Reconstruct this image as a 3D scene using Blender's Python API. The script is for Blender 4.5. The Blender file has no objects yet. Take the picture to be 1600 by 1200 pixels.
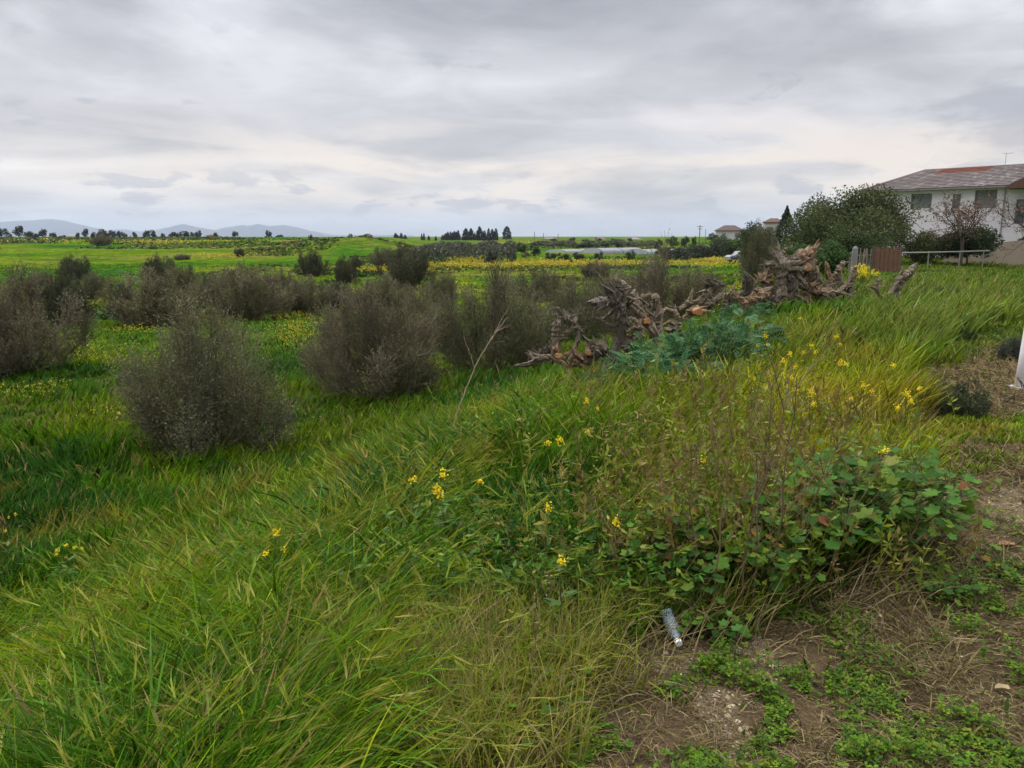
import bpy, math, random
import numpy as np
from mathutils import Vector

# ---------------------------------------------------------------- camera, sky, sun, exposure
scene = bpy.context.scene
CAM_Z, PITCH, FPX = 1.65, math.radians(10.9), 1201.0
cam_data = bpy.data.cameras.new("camera")
cam_data.sensor_width = 36.0
cam_data.lens = 36.0 * FPX / 1600.0
cam_data.clip_start, cam_data.clip_end = 0.05, 30000.0
cam = bpy.data.objects.new("camera", cam_data)
cam.location = (0, 0, CAM_Z)
cam.rotation_euler = (math.radians(90) - PITCH, 0, 0)
scene.collection.objects.link(cam)
scene.camera = cam

SUN_EL, SUN_AZ = math.radians(52), math.radians(-35)
world = bpy.data.worlds.new("World")
scene.world = world
world.use_nodes = True
world.cycles.sampling_method = 'MANUAL'
world.cycles.sample_map_resolution = 512


class NT:
    """small helper for node trees"""
    def __init__(self, tree):
        self.t = tree
        tree.nodes.clear()

    def n(self, kind, **kw):
        nd = self.t.nodes.new(kind)
        for k, v in kw.items():
            setattr(nd, k, v)
        return nd

    def l(self, a, b):
        self.t.links.new(a, b)

    def put(self, sock, v):
        if hasattr(v, "is_output") or isinstance(v, bpy.types.NodeSocket):
            self.l(v, sock)
        else:
            sock.default_value = v

    def math(self, op, a, b=0.0, c=0.0, clamp=False):
        m = self.n("ShaderNodeMath", operation=op, use_clamp=clamp)
        for i, v in enumerate((a, b, c)):
            self.put(m.inputs[i], v)
        return m.outputs[0]

    def mix(self, f, a, b, mode='MIX'):
        m = self.n("ShaderNodeMix", data_type='RGBA', blend_type=mode)
        self.put(m.inputs[0], f)
        self.put(m.inputs[6], a if isinstance(a, bpy.types.NodeSocket) else (*a, 1))
        self.put(m.inputs[7], b if isinstance(b, bpy.types.NodeSocket) else (*b, 1))
        return m.outputs[2]

    def noise(self, vec, scale, detail=4.0, rough=0.55, dist=0.0, dims='3D'):
        m = self.n("ShaderNodeTexNoise", noise_dimensions=dims)
        if vec is not None:
            self.l(vec, m.inputs['Vector'])
        m.inputs['Scale'].default_value = scale
        m.inputs['Detail'].default_value = detail
        m.inputs['Roughness'].default_value = rough
        m.inputs['Distortion'].default_value = dist
        return m.outputs['Fac']

    def ss(self, v, lo, hi):
        m = self.n("ShaderNodeMapRange", interpolation_type='SMOOTHSTEP')
        self.put(m.inputs[0], v)
        m.inputs[1].default_value = lo
        m.inputs[2].default_value = hi
        return m.outputs[0]

    def vec(self, x, y, z):
        m = self.n("ShaderNodeCombineXYZ")
        for i, v in enumerate((x, y, z)):
            self.put(m.inputs[i], v)
        return m.outputs[0]


def build_world():
    g = NT(world.node_tree)
    tc = g.n("ShaderNodeTexCoord")
    sep = g.n("ShaderNodeSeparateXYZ")
    g.l(tc.outputs['Generated'], sep.inputs[0])
    X, Y, Z = sep.outputs
    zc = g.math('MAXIMUM', Z, 0.0)
    den = g.math('ADD', zc, 0.10)
    u = g.math('DIVIDE', X, den)
    v = g.math('DIVIDE', Y, den)
    sky = g.n("ShaderNodeTexSky", sky_type='NISHITA', sun_disc=False)
    sky.sun_elevation, sky.sun_rotation = SUN_EL, SUN_AZ
    # broad sheets of the stratocumulus layer (a plane overhead, so they stretch towards the horizon)
    p1 = g.vec(g.math('MULTIPLY', u, 0.55), v, 3.3)
    big = g.noise(p1, 0.8, 6, 0.52, 0.7)
    p2 = g.vec(g.math('MULTIPLY', u, 1.1), v, 9.1)
    med = g.noise(p2, 2.6, 6, 0.55, 0.5)
    # horizon stripes: by azimuth and elevation
    az = g.math('ARCTAN2', X, Y)
    el = g.math('ARCSINE', Z)
    ph = g.vec(g.math('MULTIPLY', az, 3.4), g.math('MULTIPLY', el, 19.0), 1.7)
    hor = g.noise(ph, 1.0, 6, 0.55, 0.5)
    pp = g.vec(g.math('MULTIPLY', az, 11.0), g.math('MULTIPLY', el, 34.0), 4.4)
    puff = g.noise(pp, 1.15, 7, 0.58, 0.25)
    # layer tone by elevation, brightened out of view overhead to light the ground
    ramp = g.n("ShaderNodeValToRGB")
    cr = ramp.color_ramp
    g.l(g.math('MULTIPLY', el, 1.0 / math.radians(40)), ramp.inputs[0])
    stops = [(0.0, (3.1, 3.3, 3.75)), (0.04, (3.6, 3.7, 4.05)), (0.10, (5.0, 4.7, 4.6)), (0.16, (4.3, 4.2, 4.35)),
             (0.25, (4.55, 4.45, 4.7)), (0.33, (4.5, 4.45, 4.7)), (0.42, (3.3, 3.35, 3.7)), (0.60, (2.65, 2.7, 3.05)), (0.74, (3.0, 3.05, 3.4)),
             (0.84, (8.2, 8.1, 8.0)), (1.0, (10, 9.9, 9.6))]
    while len(cr.elements) < len(stops):
        cr.elements.new(0.5)
    for e, (p, c) in zip(cr.elements, stops):
        e.position, e.color = p, (c[0] / 10, c[1] / 10, c[2] / 10, 1)
    base = g.mix(1.0, ramp.outputs[0], (10, 10, 10), 'MULTIPLY')
    hi = g.math('MULTIPLY_ADD', g.ss(el, math.radians(34), math.radians(50)), 0.9, 1.0)  # extra boost of the unseen overhead sky, for light on the ground
    base = g.mix(1.0, base, g.vec(hi, hi, hi), 'MULTIPLY')
    # modulate: large soft masses, then finer billows
    s1 = g.noise(g.vec(g.math('MULTIPLY', az, 1.5), g.math('MULTIPLY', el, 5.2), 0.35), 1.0, 6, 0.52, 0.5)
    s2 = g.noise(g.vec(g.math('MULTIPLY', az, 4.5), g.math('MULTIPLY', el, 13.0), 2.9), 1.0, 7, 0.56, 0.35)
    upm = g.ss(el, math.radians(7), math.radians(15))
    b1 = g.math('ADD', 1.0, g.math('MULTIPLY', g.math('MULTIPLY_ADD', g.ss(s1, 0.40, 0.60), -0.62, 0.30), upm))
    b1 = g.math('MULTIPLY', b1, g.math('MULTIPLY_ADD', g.ss(big, 0.40, 0.60), -0.12, 1.06))
    b2 = g.math('MULTIPLY', g.math('MULTIPLY_ADD', g.ss(s2, 0.40, 0.62), -0.20, 1.10), g.math('MULTIPLY_ADD', g.ss(med, 0.38, 0.66), -0.06, 1.03))
    lowm = g.ss(el, math.radians(14), math.radians(3))
    hs = g.math('MULTIPLY_ADD', g.math('SUBTRACT', g.ss(hor, 0.33, 0.67), 0.5), g.math('MULTIPLY', lowm, -0.26), 1.0)
    gain = g.math('MULTIPLY', g.math('MULTIPLY', b1, b2), hs)
    gv = g.vec(gain, gain, gain)
    col = g.mix(1.0, base, gv, 'MULTIPLY')
    # warm light breaking through near the horizon
    warm = g.math('MULTIPLY', g.ss(hor, 0.60, 0.42), g.math('MULTIPLY', g.ss(el, math.radians(0.8), math.radians(3)), g.ss(el, math.radians(10), math.radians(4))))
    azw = g.math('MULTIPLY', g.ss(az, -0.75, -0.1), warm)
    col = g.mix(g.math('MULTIPLY', azw, 1.0), col, (6.4, 5.6, 4.9))
    # small grey cumulus puffs low down
    pm = g.math('MULTIPLY', g.ss(puff, 0.53, 0.62), g.math('MULTIPLY', g.ss(el, math.radians(0.3), math.radians(1.2)), g.ss(el, math.radians(6), math.radians(2.5))))
    col = g.mix(g.math('MULTIPLY', pm, 0.8), col, (3.1, 3.15, 3.55))
    wn = g.noise(g.vec(g.math('MULTIPLY', az, 8.0), g.math('MULTIPLY', el, 24.0), 7.7), 1.0, 6, 0.6, 0.3)
    wm = g.math('MULTIPLY', g.ss(wn, 0.60, 0.68), g.math('MULTIPLY', g.ss(el, math.radians(5), math.radians(7)), g.ss(el, math.radians(15), math.radians(11))))
    col = g.mix(g.math('MULTIPLY', wm, 0.45), col, (2.6, 2.65, 3.0))
    # heavier cloud bank low on the right
    dx = g.math('SUBTRACT', az, 0.66)
    dy = g.math('SUBTRACT', el, math.radians(6.6))
    rr = g.math('ADD', g.math('POWER', g.math('MULTIPLY', dx, 5.2), 2.0), g.math('POWER', g.math('MULTIPLY', dy, 15.0), 2.0))
    rb = g.math('ADD', rr, g.math('MULTIPLY', g.math('SUBTRACT', puff, 0.5), 3.0))
    col = g.mix(g.math('MULTIPLY', g.ss(rb, 1.1, 0.3), 0.6), col, (2.5, 2.5, 2.85))
    # a few thin breaks of open sky
    gap = g.math('MULTIPLY', g.ss(hor, 0.36, 0.29), g.ss(az, 0.15, 0.4))
    gap = g.math('MULTIPLY', gap, g.math('MULTIPLY', g.ss(el, math.radians(2.5), math.radians(3.4)), g.ss(el, math.radians(5), math.radians(4))))
    skyc = g.mix(1.0, sky.outputs[0], (1.0, 1.0, 1.0), 'MULTIPLY')
    col = g.mix(g.math('MULTIPLY', gap, 0.6), col, skyc)
    col = g.mix(0.06, col, skyc)
    bg = g.n("ShaderNodeBackground")
    g.l(col, bg.inputs[0])
    bg.inputs[1].default_value = 0.1
    out = g.n("ShaderNodeOutputWorld")
    g.l(bg.outputs[0], out.inputs[0])


build_world()
sun_data = bpy.data.lights.new("sun", 'SUN')
sun_data.energy, sun_data.angle, sun_data.color = 1.5, math.radians(20), (1.0, 0.95, 0.88)
sun = bpy.data.objects.new("sun", sun_data)
sd = Vector((math.sin(SUN_AZ) * math.cos(SUN_EL), math.cos(SUN_AZ) * math.cos(SUN_EL), math.sin(SUN_EL)))
sun.rotation_euler = (-sd).to_track_quat('-Z', 'Y').to_euler()
scene.collection.objects.link(sun)
vs = scene.view_settings
vs.view_transform, vs.look, vs.exposure, vs.gamma, vs.use_curve_mapping = 'Standard', 'None', 0.62, 1.0, False
scene.cycles.max_bounces = 5
scene.cycles.diffuse_bounces = 3
scene.cycles.glossy_bounces = 2
scene.cycles.transmission_bounces = 3
scene.cycles.transparent_max_bounces = 4
scene.cycles.volume_bounces = 0
scene.cycles.use_denoising = True
scene.cycles.denoiser = 'OPENIMAGEDENOISE'
scene.cycles.denoising_input_passes = 'RGB_ALBEDO_NORMAL'
scene.cycles.denoising_prefilter = 'ACCURATE'

# ---------------------------------------------------------------- helpers
R = np.random.RandomState(7)
TAU = 2 * math.pi
_TAB = np.random.RandomState(11).rand(256, 256).astype(np.float64)


def vnoise(x, y):
    xi, yi = np.floor(x).astype(np.int64), np.floor(y).astype(np.int64)
    fx, fy = x - xi, y - yi
    fx, fy = fx * fx * (3 - 2 * fx), fy * fy * (3 - 2 * fy)
    a, b = _TAB[xi & 255, yi & 255], _TAB[(xi + 1) & 255, yi & 255]
    c, d = _TAB[xi & 255, (yi + 1) & 255], _TAB[(xi + 1) & 255, (yi + 1) & 255]
    return (a * (1 - fx) + b * fx) * (1 - fy) + (c * (1 - fx) + d * fx) * fy


def fbm(x, y, s=1.0, o=4):
    """fractal noise, roughly -1..1"""
    x, y = np.asarray(x, float) / s, np.asarray(y, float) / s
    t, amp, tot = 0.0, 1.0, 0.0
    for i in range(o):
        t = t + amp * (vnoise(x + 17.3 * i, y - 9.1 * i) * 2 - 1)
        tot += amp
        amp *= 0.5
        x, y = x * 2.03, y * 2.03
    return t / tot * 1.6


def sstep(x, a, b):
    t = np.clip((x - a) / (b - a), 0, 1)
    return t * t * (3 - 2 * t)


CREST = np.array([(-1.5, -30), (-1.1, 0), (-0.5, 4), (1.7, 9.6), (6.3, 19), (15.5, 42), (37, 100), (80, 215), (300, 800)], float)


def crest_d(x, y):
    """signed distance to the crest line, positive on the low (left) side"""
    best = np.full(np.shape(x), 1e9)
    sgn = np.ones(np.shape(x))
    for (ax, ay), (bx, by) in zip(CREST[:-1], CREST[1:]):
        ex, ey = bx - ax, by - ay
        t = np.clip(((x - ax) * ex + (y - ay) * ey) / (ex * ex + ey * ey), 0, 1)
        qx, qy = x - (ax + t * ex), y - (ay + t * ey)
        d = np.hypot(qx, qy)
        m = d < best
        best = np.where(m, d, best)
        sgn = np.where(m, np.where(ex * qy - ey * qx > 0, 1.0, -1.0), sgn)
    return best * sgn


_AK = np.array([-9, -0.17, -0.10, 0.10, 0.20, 0.27, 0.36, 9])
_DK = np.array([0, 60, 100, 150, 200, 300, 450, 700, 1500, 9000], float)
_L = [-2.5, -2.4, -1.7, -0.9, -0.3, 0.75, 0.8, 0.2, -1, -5]
_C = [-2.5, -2.5, -2.5, -2.5, -2.45, -2.2, -1.5, -0.7, -1, -5]
_M = [-2.5, -2.5, -2.3, -1.6, -0.6, 0.6, 1.2, 0.5, -1, -5]
_Rr = [-2.5, -2.4, -1.8, -0.8, 0.2, 1.2, 1.6, 0.8, -1, -5]
_HT = np.array([_L, _L, _C, _C, _C, _M, _Rr, _Rr])
_PK = [0, 0, 0.0, 0.3, 0.6, 1.2, 1.6, 0.8, -1, -5]


def H(x, y):
    x, y = np.asarray(x, float), np.asarray(y, float)
    D = np.hypot(x, y)
    yy = np.maximum(y, 0.35 * D + 1e-3)
    a = x / yy
    ai = np.clip(np.searchsorted(_AK, a) - 1, 0, len(_AK) - 2)
    at_ = sstep(a, _AK[ai], _AK[ai + 1])
    di = np.clip(np.searchsorted(_DK, yy) - 1, 0, len(_DK) - 2)
    dt = np.clip((yy - _DK[di]) / (_DK[di + 1] - _DK[di]), 0, 1)
    far = (_HT[ai, di] * (1 - dt) + _HT[ai, di + 1] * dt) * (1 - at_) + (_HT[ai + 1, di] * (1 - dt) + _HT[ai + 1, di + 1] * dt) * at_
    top = np.interp(yy, _DK, _PK)
    d = crest_d(x, y)
    d = d + 0.5 * fbm(x, y, 5.0, 2) * sstep(D, 4, 14)
    w = np.where(d > 0, 1 - np.exp(-(np.maximum(d, 0) / 4.0) ** 1.5), 0.0)
    h = top * (1 - w) + far * w
    # rough spoil bank in the field
    m = np.exp(-((a + 0.20) / 0.085) ** 4) * np.exp(-((yy - 152) / 17) ** 2)
    h = h + m * (2.0 + 0.9 * fbm(x, y, 9, 3))
    # soft undulation
    h = h + 0.10 * fbm(x + 31, y, 14, 3) * sstep(D, 10, 40) * w + 0.5 * fbm(x, y - 77, 60, 3) * sstep(D, 120, 250) * 0.6
    h = h + 0.22 * fbm(x * 0.45, y, 6.0, 3) * sstep(D, 45, 90) * (1 - sstep(D, 300, 500)) * w
    h = h + 0.035 * fbm(x, y, 0.9, 3) * (1 - sstep(D, 6, 30)) + 0.07 * fbm(x + 5, y + 3, 2.7, 2) * sstep(D, 3, 9)
    return h


def Hs(x, y):
    return float(H(np.array([x]), np.array([y]))[0])


def ray(px, py):
    u, v = (px - 800) / FPX, -(py - 600) / FPX
    return np.array([u, math.cos(PITCH) + v * math.sin(PITCH), -math.sin(PITCH) + v * math.cos(PITCH)])


_T = np.geomspace(1.0, 2500, 2200)


def P(px, py, up=0.0, dmax=2500):
    """the point of the terrain (or of a level UP above it) that lies in the direction of this photo pixel"""
    d = ray(px, py)
    X, Y, Z = d[0] * _T, d[1] * _T, CAM_Z + d[2] * _T
    below = Z < H(X, Y) + up
    i = int(np.argmax(below)) if below.any() else len(_T) - 1
    x, y = X[i], Y[i]
    if y > dmax:
        x, y = x * dmax / y, dmax
    return np.array([x, y, Hs(x, y)])


def G(px, dist):
    """terrain point at forward distance DIST in the direction of photo column px"""
    r = ray(px, 372)
    x = r[0] / r[1] * dist
    return np.array([x, dist, Hs(x, dist)])


def pip(x, y, poly):
    """points in polygon (vectorised)"""
    inside = np.zeros(np.shape(x), bool)
    n = len(poly)
    for i in range(n):
        (x1, y1), (x2, y2) = poly[i], poly[(i + 1) % n]
        if y1 == y2:
            continue
        c = ((y1 > y) != (y2 > y)) & (x < (x2 - x1) * (y - y1) / (y2 - y1) + x1)
        inside ^= c
    return inside


class MB:
    """collects vertices, faces and vertex colours for ONE mesh"""
    def __init__(self):
        self.V, self.Q, self.T, self.C, self.n = [], [], [], [], 0

    def add(self, V, Q=None, T=None, C=(1, 1, 1)):
        V = np.asarray(V, float).reshape(-1, 3)
        C = np.asarray(C, float)
        if C.ndim == 1:
            C = np.tile(C, (len(V), 1))
        if Q is not None and len(Q):
            self.Q.append(np.asarray(Q, np.int64).reshape(-1, 4) + self.n)
        if T is not None and len(T):
            self.T.append(np.asarray(T, np.int64).reshape(-1, 3) + self.n)
        self.V.append(V)
        self.C.append(C)
        self.n += len(V)

    def box(self, c, s, C=(1, 1, 1), rz=0.0, M=None):
        b = np.array([(-1, -1, -1), (1, -1, -1), (1, 1, -1), (-1, 1, -1), (-1, -1, 1), (1, -1, 1), (1, 1, 1), (-1, 1, 1)], float) * np.array(s) / 2
        if M is not None:
            b = b @ np.array(M).T
        if rz:
            cz, sz = math.cos(rz), math.sin(rz)
            b = np.stack([b[:, 0] * cz - b[:, 1] * sz, b[:, 0] * sz + b[:, 1] * cz, b[:, 2]], 1)
        self.add(b + np.array(c), [(0, 3, 2, 1), (4, 5, 6, 7), (0, 1, 5, 4), (1, 2, 6, 5), (2, 3, 7, 6), (3, 0, 4, 7)], None, C)

    def tube(self, pts, rad, sides=6, C=(1, 1, 1), rough=0.0, rng=None, cap=True):
        pts, rad = np.asarray(pts, float), np.asarray(rad, float)
        n = len(pts)
        tan = np.gradient(pts, axis=0)
        tan /= np.linalg.norm(tan, axis=1)[:, None] + 1e-9
        ref = np.array([0.31, 0.87, 0.12])
        if abs(tan[0] @ (ref / np.linalg.norm(ref))) > 0.9:
            ref = np.array([1.0, 0, 0])
        s = np.cross(tan, ref)
        s /= np.linalg.norm(s, axis=1)[:, None] + 1e-9
        t = np.cross(tan, s)
        ang = np.arange(sides) / sides * TAU
        rr = rad[:, None] * np.ones((n, sides))
        if rough and rng is not None:
            prof = 1 + rough * rng.uniform(-1, 1, sides)
            rr = rr * prof[None, :] * (1 + 0.6 * rough * rng.uniform(-1, 1, (n, sides)))
        V = pts[:, None, :] + rr[..., None] * (np.cos(ang)[None, :, None] * s[:, None, :] + np.sin(ang)[None, :, None] * t[:, None, :])
        i = np.arange(n - 1)[:, None] * sides
        j = np.arange(sides)[None, :]
        k = (j + 1) % sides
        Q = np.stack([i + j, i + k, i + sides + k, i + sides + j], -1).reshape(-1, 4)
        V = V.reshape(-1, 3)
        T = []
        if cap:
            c0, c1 = len(V), len(V) + 1
            V = np.vstack([V, pts[0], pts[-1]])
            for q in range(sides):
                T.append((c0, (q + 1) % sides, q))
                T.append((c1, (n - 1) * sides + q, (n - 1) * sides + (q + 1) % sides))
        if isinstance(C, np.ndarray) and C.ndim == 2:
            C = np.vstack([np.repeat(C, sides, 0)] + ([C[0], C[-1]] if cap else []))
        self.add(V, Q, T or None, C)

    def ribbons(self, Pc, W, C):
        """Pc (N,K,3) centre lines, W (N,K,3) half-width vectors, C (N,K,3) colours"""
        N, K = Pc.shape[:2]
        V = np.stack([Pc - W, Pc + W], 2).reshape(-1, 3)
        Cc = np.repeat(C, 2, axis=1).reshape(-1, 3)
        b = (np.arange(N) * K * 2)[:, None]
        k = (np.arange(K - 1) * 2)[None, :]
        a = b + k
        Q = np.stack([a, a + 1, a + 3, a + 2], -1).reshape(-1, 4)
        self.add(V, Q, None, Cc)

    def diamonds(self, c, ax, sd, C, shift=0.0):
        """flat leaves: centre, half-length vector, half-width vector"""
        N = len(c)
        m = c + ax * shift
        V = np.stack([c - ax, m + sd, c + ax, m - sd], 1).reshape(-1, 3)
        Q = np.arange(N * 4).reshape(-1, 4)
        self.add(V, Q, None, np.repeat(C, 4, axis=0))

    def build(self, name, mat, parent=None, smooth=False, loc=None):
        me = bpy.data.meshes.new(name)
        V = np.vstack(self.V)
        me.vertices.add(len(V))
        me.vertices.foreach_set("co", V.astype(np.float32).ravel())
        Q = np.vstack(self.Q) if self.Q else np.zeros((0, 4), np.int64)
        T = np.vstack(self.T) if self.T else np.zeros((0, 3), np.int64)
        loops = np.concatenate([Q.ravel(), T.ravel()]).astype(np.int32)
        me.loops.add(len(loops))
        me.loops.foreach_set("vertex_index", loops)
        st = np.concatenate([np.arange(len(Q)) * 4, len(Q) * 4 + np.arange(len(T)) * 3]).astype(np.int32)
        me.polygons.add(len(st))
        me.polygons.foreach_set("loop_start", st)
        me.polygons.foreach_set("use_smooth", np.full(len(st), bool(smooth)))
        me.update(calc_edges=True)
        at = me.color_attributes.new("Col", 'FLOAT_COLOR', 'POINT')
        C = np.vstack(self.C)
        C4 = np.ones((len(C), 4), np.float32)
        C4[:, :3] = C
        at.data.foreach_set("color", C4.ravel())
        me.materials.append(mat)
        o = bpy.data.objects.new(name, me)
        scene.collection.objects.link(o)
        if parent is not None:
            o.parent = parent
        if loc is not None:
            o.location = loc
        return o


def tag(o, label=None, cat=None, group=None, kind=None):
    if label:
        o["label"] = label
    if cat:
        o["category"] = cat
    if group:
        o["group"] = group
    if kind:
        o["kind"] = kind
    return o


def empty(name, loc=(0, 0, 0), rz=0.0, sc=None):
    e = bpy.data.objects.new(name, None)
    e.empty_display_size = 0.3
    e.location = loc
    e.rotation_euler = (0, 0, rz)
    if sc is not None:
        e.scale = sc
    scene.collection.objects.link(e)
    return e


def copy_tree(o, parent=None):
    c = o.copy()
    scene.collection.objects.link(c)
    if parent is not None:
        c.parent = parent
    for ch in [x for x in KIDS.get(o.name, [])]:
        copy_tree(ch, c)
    return c


KIDS = {}


def reg(root, *kids):
    KIDS[root.name] = list(kids)
    return root


def nrm(v):
    return v / (np.linalg.norm(v, axis=-1, keepdims=True) + 1e-9)


ORD = ("first second third fourth fifth sixth seventh eighth ninth tenth eleventh twelfth thirteenth fourteenth fifteenth sixteenth "
       "seventeenth eighteenth nineteenth twentieth twenty-first twenty-second twenty-third twenty-fourth twenty-fifth twenty-sixth "
       "twenty-seventh twenty-eighth twenty-ninth thirtieth thirty-first thirty-second thirty-third thirty-fourth").split()

ORDX = ORD + ['thirty-fifth', 'thirty-sixth', 'thirty-seventh', 'thirty-eighth', 'thirty-ninth', 'fortieth']

# ---------------------------------------------------------------- materials


def mat(name, rough=0.75, spec=0.25, trans=0.0, noise_amt=0.0, noise_scale=3.0, bump=0.0, bump_scale=30.0, col=None, metal=0.0):
    """surface whose own colour comes from the mesh's colour attribute, broken up by noise"""
    m = bpy.data.materials.new(name)
    m.use_nodes = True
    g = NT(m.node_tree)
    if col is None:
        a = g.n("ShaderNodeAttribute", attribute_name="Col")
        c = a.outputs['Color']
    else:
        rgb = g.n("ShaderNodeRGB")
        rgb.outputs[0].default_value = (*col, 1)
        c = rgb.outputs[0]
    geo = g.n("ShaderNodeNewGeometry")
    tco = g.n("ShaderNodeTexCoord")
    if noise_amt:
        f = g.noise(tco.outputs['Object'], noise_scale, 5, 0.6)
        k = g.math('MULTIPLY_ADD', f, 2 * noise_amt, 1 - noise_amt)
        c = g.mix(1.0, c, g.vec(k, k, k), 'MULTIPLY')
    b = g.n("ShaderNodeBsdfPrincipled")
    g.l(c, b.inputs['Base Color'])
    b.inputs['Roughness'].default_value = rough
    b.inputs['Specular IOR Level'].default_value = spec
    b.inputs['Metallic'].default_value = metal
    if bump:
        bn = g.n("ShaderNodeBump")
        bn.inputs['Strength'].default_value = bump
        bn.inputs['Distance'].default_value = 0.02
        g.l(g.noise(tco.outputs['Object'], bump_scale, 6, 0.65), bn.inputs['Height'])
        g.l(bn.outputs[0], b.inputs['Normal'])
    sh = b.outputs[0]
    if trans:
        t = g.n("ShaderNodeBsdfTranslucent")
        g.l(c, t.inputs[0])
        mx = g.n("ShaderNodeMixShader")
        mx.inputs[0].default_value = trans
        g.l(sh, mx.inputs[1])
        g.l(t.outputs[0], mx.inputs[2])
        sh = mx.outputs[0]
    out = g.n("ShaderNodeOutputMaterial")
    g.l(sh, out.inputs[0])
    return m


M_GRASS = mat("grass_blade", 0.42, 0.14, 0.36)
M_LEAF = mat("leaf", 0.5, 0.10, 0.28)
M_OLIVE = mat("olive_leaf", 0.65, 0.12, 0.15)
M_STRAW = mat("dry_straw", 0.8, 0.15, 0.1)
M_TWIG = mat("twig", 0.85, 0.15)
M_PETAL = mat("petal", 0.6, 0.2, 0.25)
M_PAINT = mat("painted", 0.5, 0.4, 0, 0.08, 4)
M_TILE = mat("roof_tile", 0.95, 0.04, 0, 0.2, 3)
M_PLAST = mat("plaster", 0.85, 0.2, 0, 0.12, 0.9, 0.2, 12)
M_STONE = mat("stone", 0.85, 0.25, 0, 0.2, 30, 0.4, 40)
M_FARLEAF = mat("far_leaf", 0.75, 0.15, 0.1)


def bark_mat():
    m = bpy.data.materials.new("weathered_wood")
    m.use_nodes = True
    g = NT(m.node_tree)
    a = g.n("ShaderNodeAttribute", attribute_name="Col")
    tc = g.n("ShaderNodeTexCoord")
    mp = g.n("ShaderNodeMapping")
    mp.inputs['Scale'].default_value = (1, 1, 0.16)
    mp.inputs['Rotation'].default_value = (0.2, 0.35, 0)
    g.l(tc.outputs['Object'], mp.inputs[0])
    f1 = g.noise(mp.outputs[0], 34, 8, 0.7, 1.2)
    f2 = g.noise(tc.outputs['Object'], 5, 5, 0.6)
    k = g.math('MULTIPLY', g.math('MULTIPLY_ADD', f1, 2.0, 0.0), g.math('MULTIPLY_ADD', f2, 1.2, 0.4))
    c = g.mix(1.0, a.outputs['Color'], g.vec(k, k, k), 'MULTIPLY')
    c = g.mix(g.math('MULTIPLY', g.ss(f2, 0.52, 0.66), g.ss(f1, 0.4, 0.6)), c, (0.30, 0.27, 0.25))
    c = g.mix(g.math('MULTIPLY', g.ss(f1, 0.60, 0.7), g.ss(f2, 0.46, 0.38)), c, (0.26, 0.15, 0.09))
    c = g.mix(g.ss(f1, 0.44, 0.34), c, (0.035, 0.028, 0.022))
    b = g.n("ShaderNodeBsdfPrincipled")
    b.inputs['Roughness'].default_value = 0.9
    b.inputs['Specular IOR Level'].default_value = 0.15
    g.l(c, b.inputs['Base Color'])
    bn = g.n("ShaderNodeBump")
    bn.inputs['Strength'].default_value = 0.9
    bn.inputs['Distance'].default_value = 0.03
    g.l(f1, bn.inputs['Height'])
    g.l(bn.outputs[0], b.inputs['Normal'])
    out = g.n("ShaderNodeOutputMaterial")
    g.l(b.outputs[0], out.inputs[0])
    return m


M_WOOD = bark_mat()

# ---------------------------------------------------------------- ground zones (polygons on the real ground)


def gpoly(pts):
    return [tuple(P(px, py)[:2]) for px, py in pts]


Z_BARE = gpoly([(700, 1230), (780, 1160), (880, 1095), (975, 1020), (1110, 990), (1300, 960), (1395, 880), (1430, 800), (1440, 730), (1400, 660),
                (1410, 610), (1430, 580), (1520, 552), (1700, 540)])
Z_BARE = Z_BARE + [(20, 11), (20, -6), (-0.4, -6)]
Z_COVER = [gpoly(q) for q in (
    [(1165, 980), (1250, 950), (1370, 985), (1400, 1070), (1330, 1130), (1180, 1120), (1150, 1050)],
    [(1060, 1060), (1110, 1090), (1170, 1110), (1200, 1190), (1080, 1200), (990, 1190), (950, 1150)],
    [(1450, 890), (1560, 885), (1700, 900), (1700, 985), (1560, 970), (1470, 930)],
    [(1500, 980), (1640, 990), (1660, 1070), (1560, 1060)],
    [(1400, 1140), (1500, 1110), (1660, 1120), (1660, 1250), (1420, 1250)])]
Z_TURF = [gpoly(q) for q in (
    [(1400, 650), (1480, 645), (1720, 660), (1720, 700), (1470, 690)],
    [(1460, 715), (1560, 705), (1600, 740), (1500, 758)],
    [(1450, 540), (1600, 500), (1700, 510), (1700, 545), (1560, 560), (1470, 575)])]
Z_GRAVEL = [gpoly(q) for q in (
    [(1105, 1010), (1180, 1000), (1200, 1040), (1160, 1110), (1140, 1150), (1050, 1160), (1060, 1120), (1100, 1060)],
    [(1530, 770), (1700, 750), (1700, 840), (1600, 842), (1540, 810)])]


def zone(x, y, polys, wob=0.09, s=0.45):
    wx, wy = fbm(x, y, s, 2), fbm(x + 50, y - 20, s, 2)
    k = 0.4 + 0.15 * np.hypot(x, y)
    X, Y = x + wob * wx * k, y + wob * wy * k
    m = np.zeros(np.shape(x), bool)
    for p in polys:
        m |= pip(X, Y, p)
    return m
# ---------------------------------------------------------------- the ground


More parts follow.
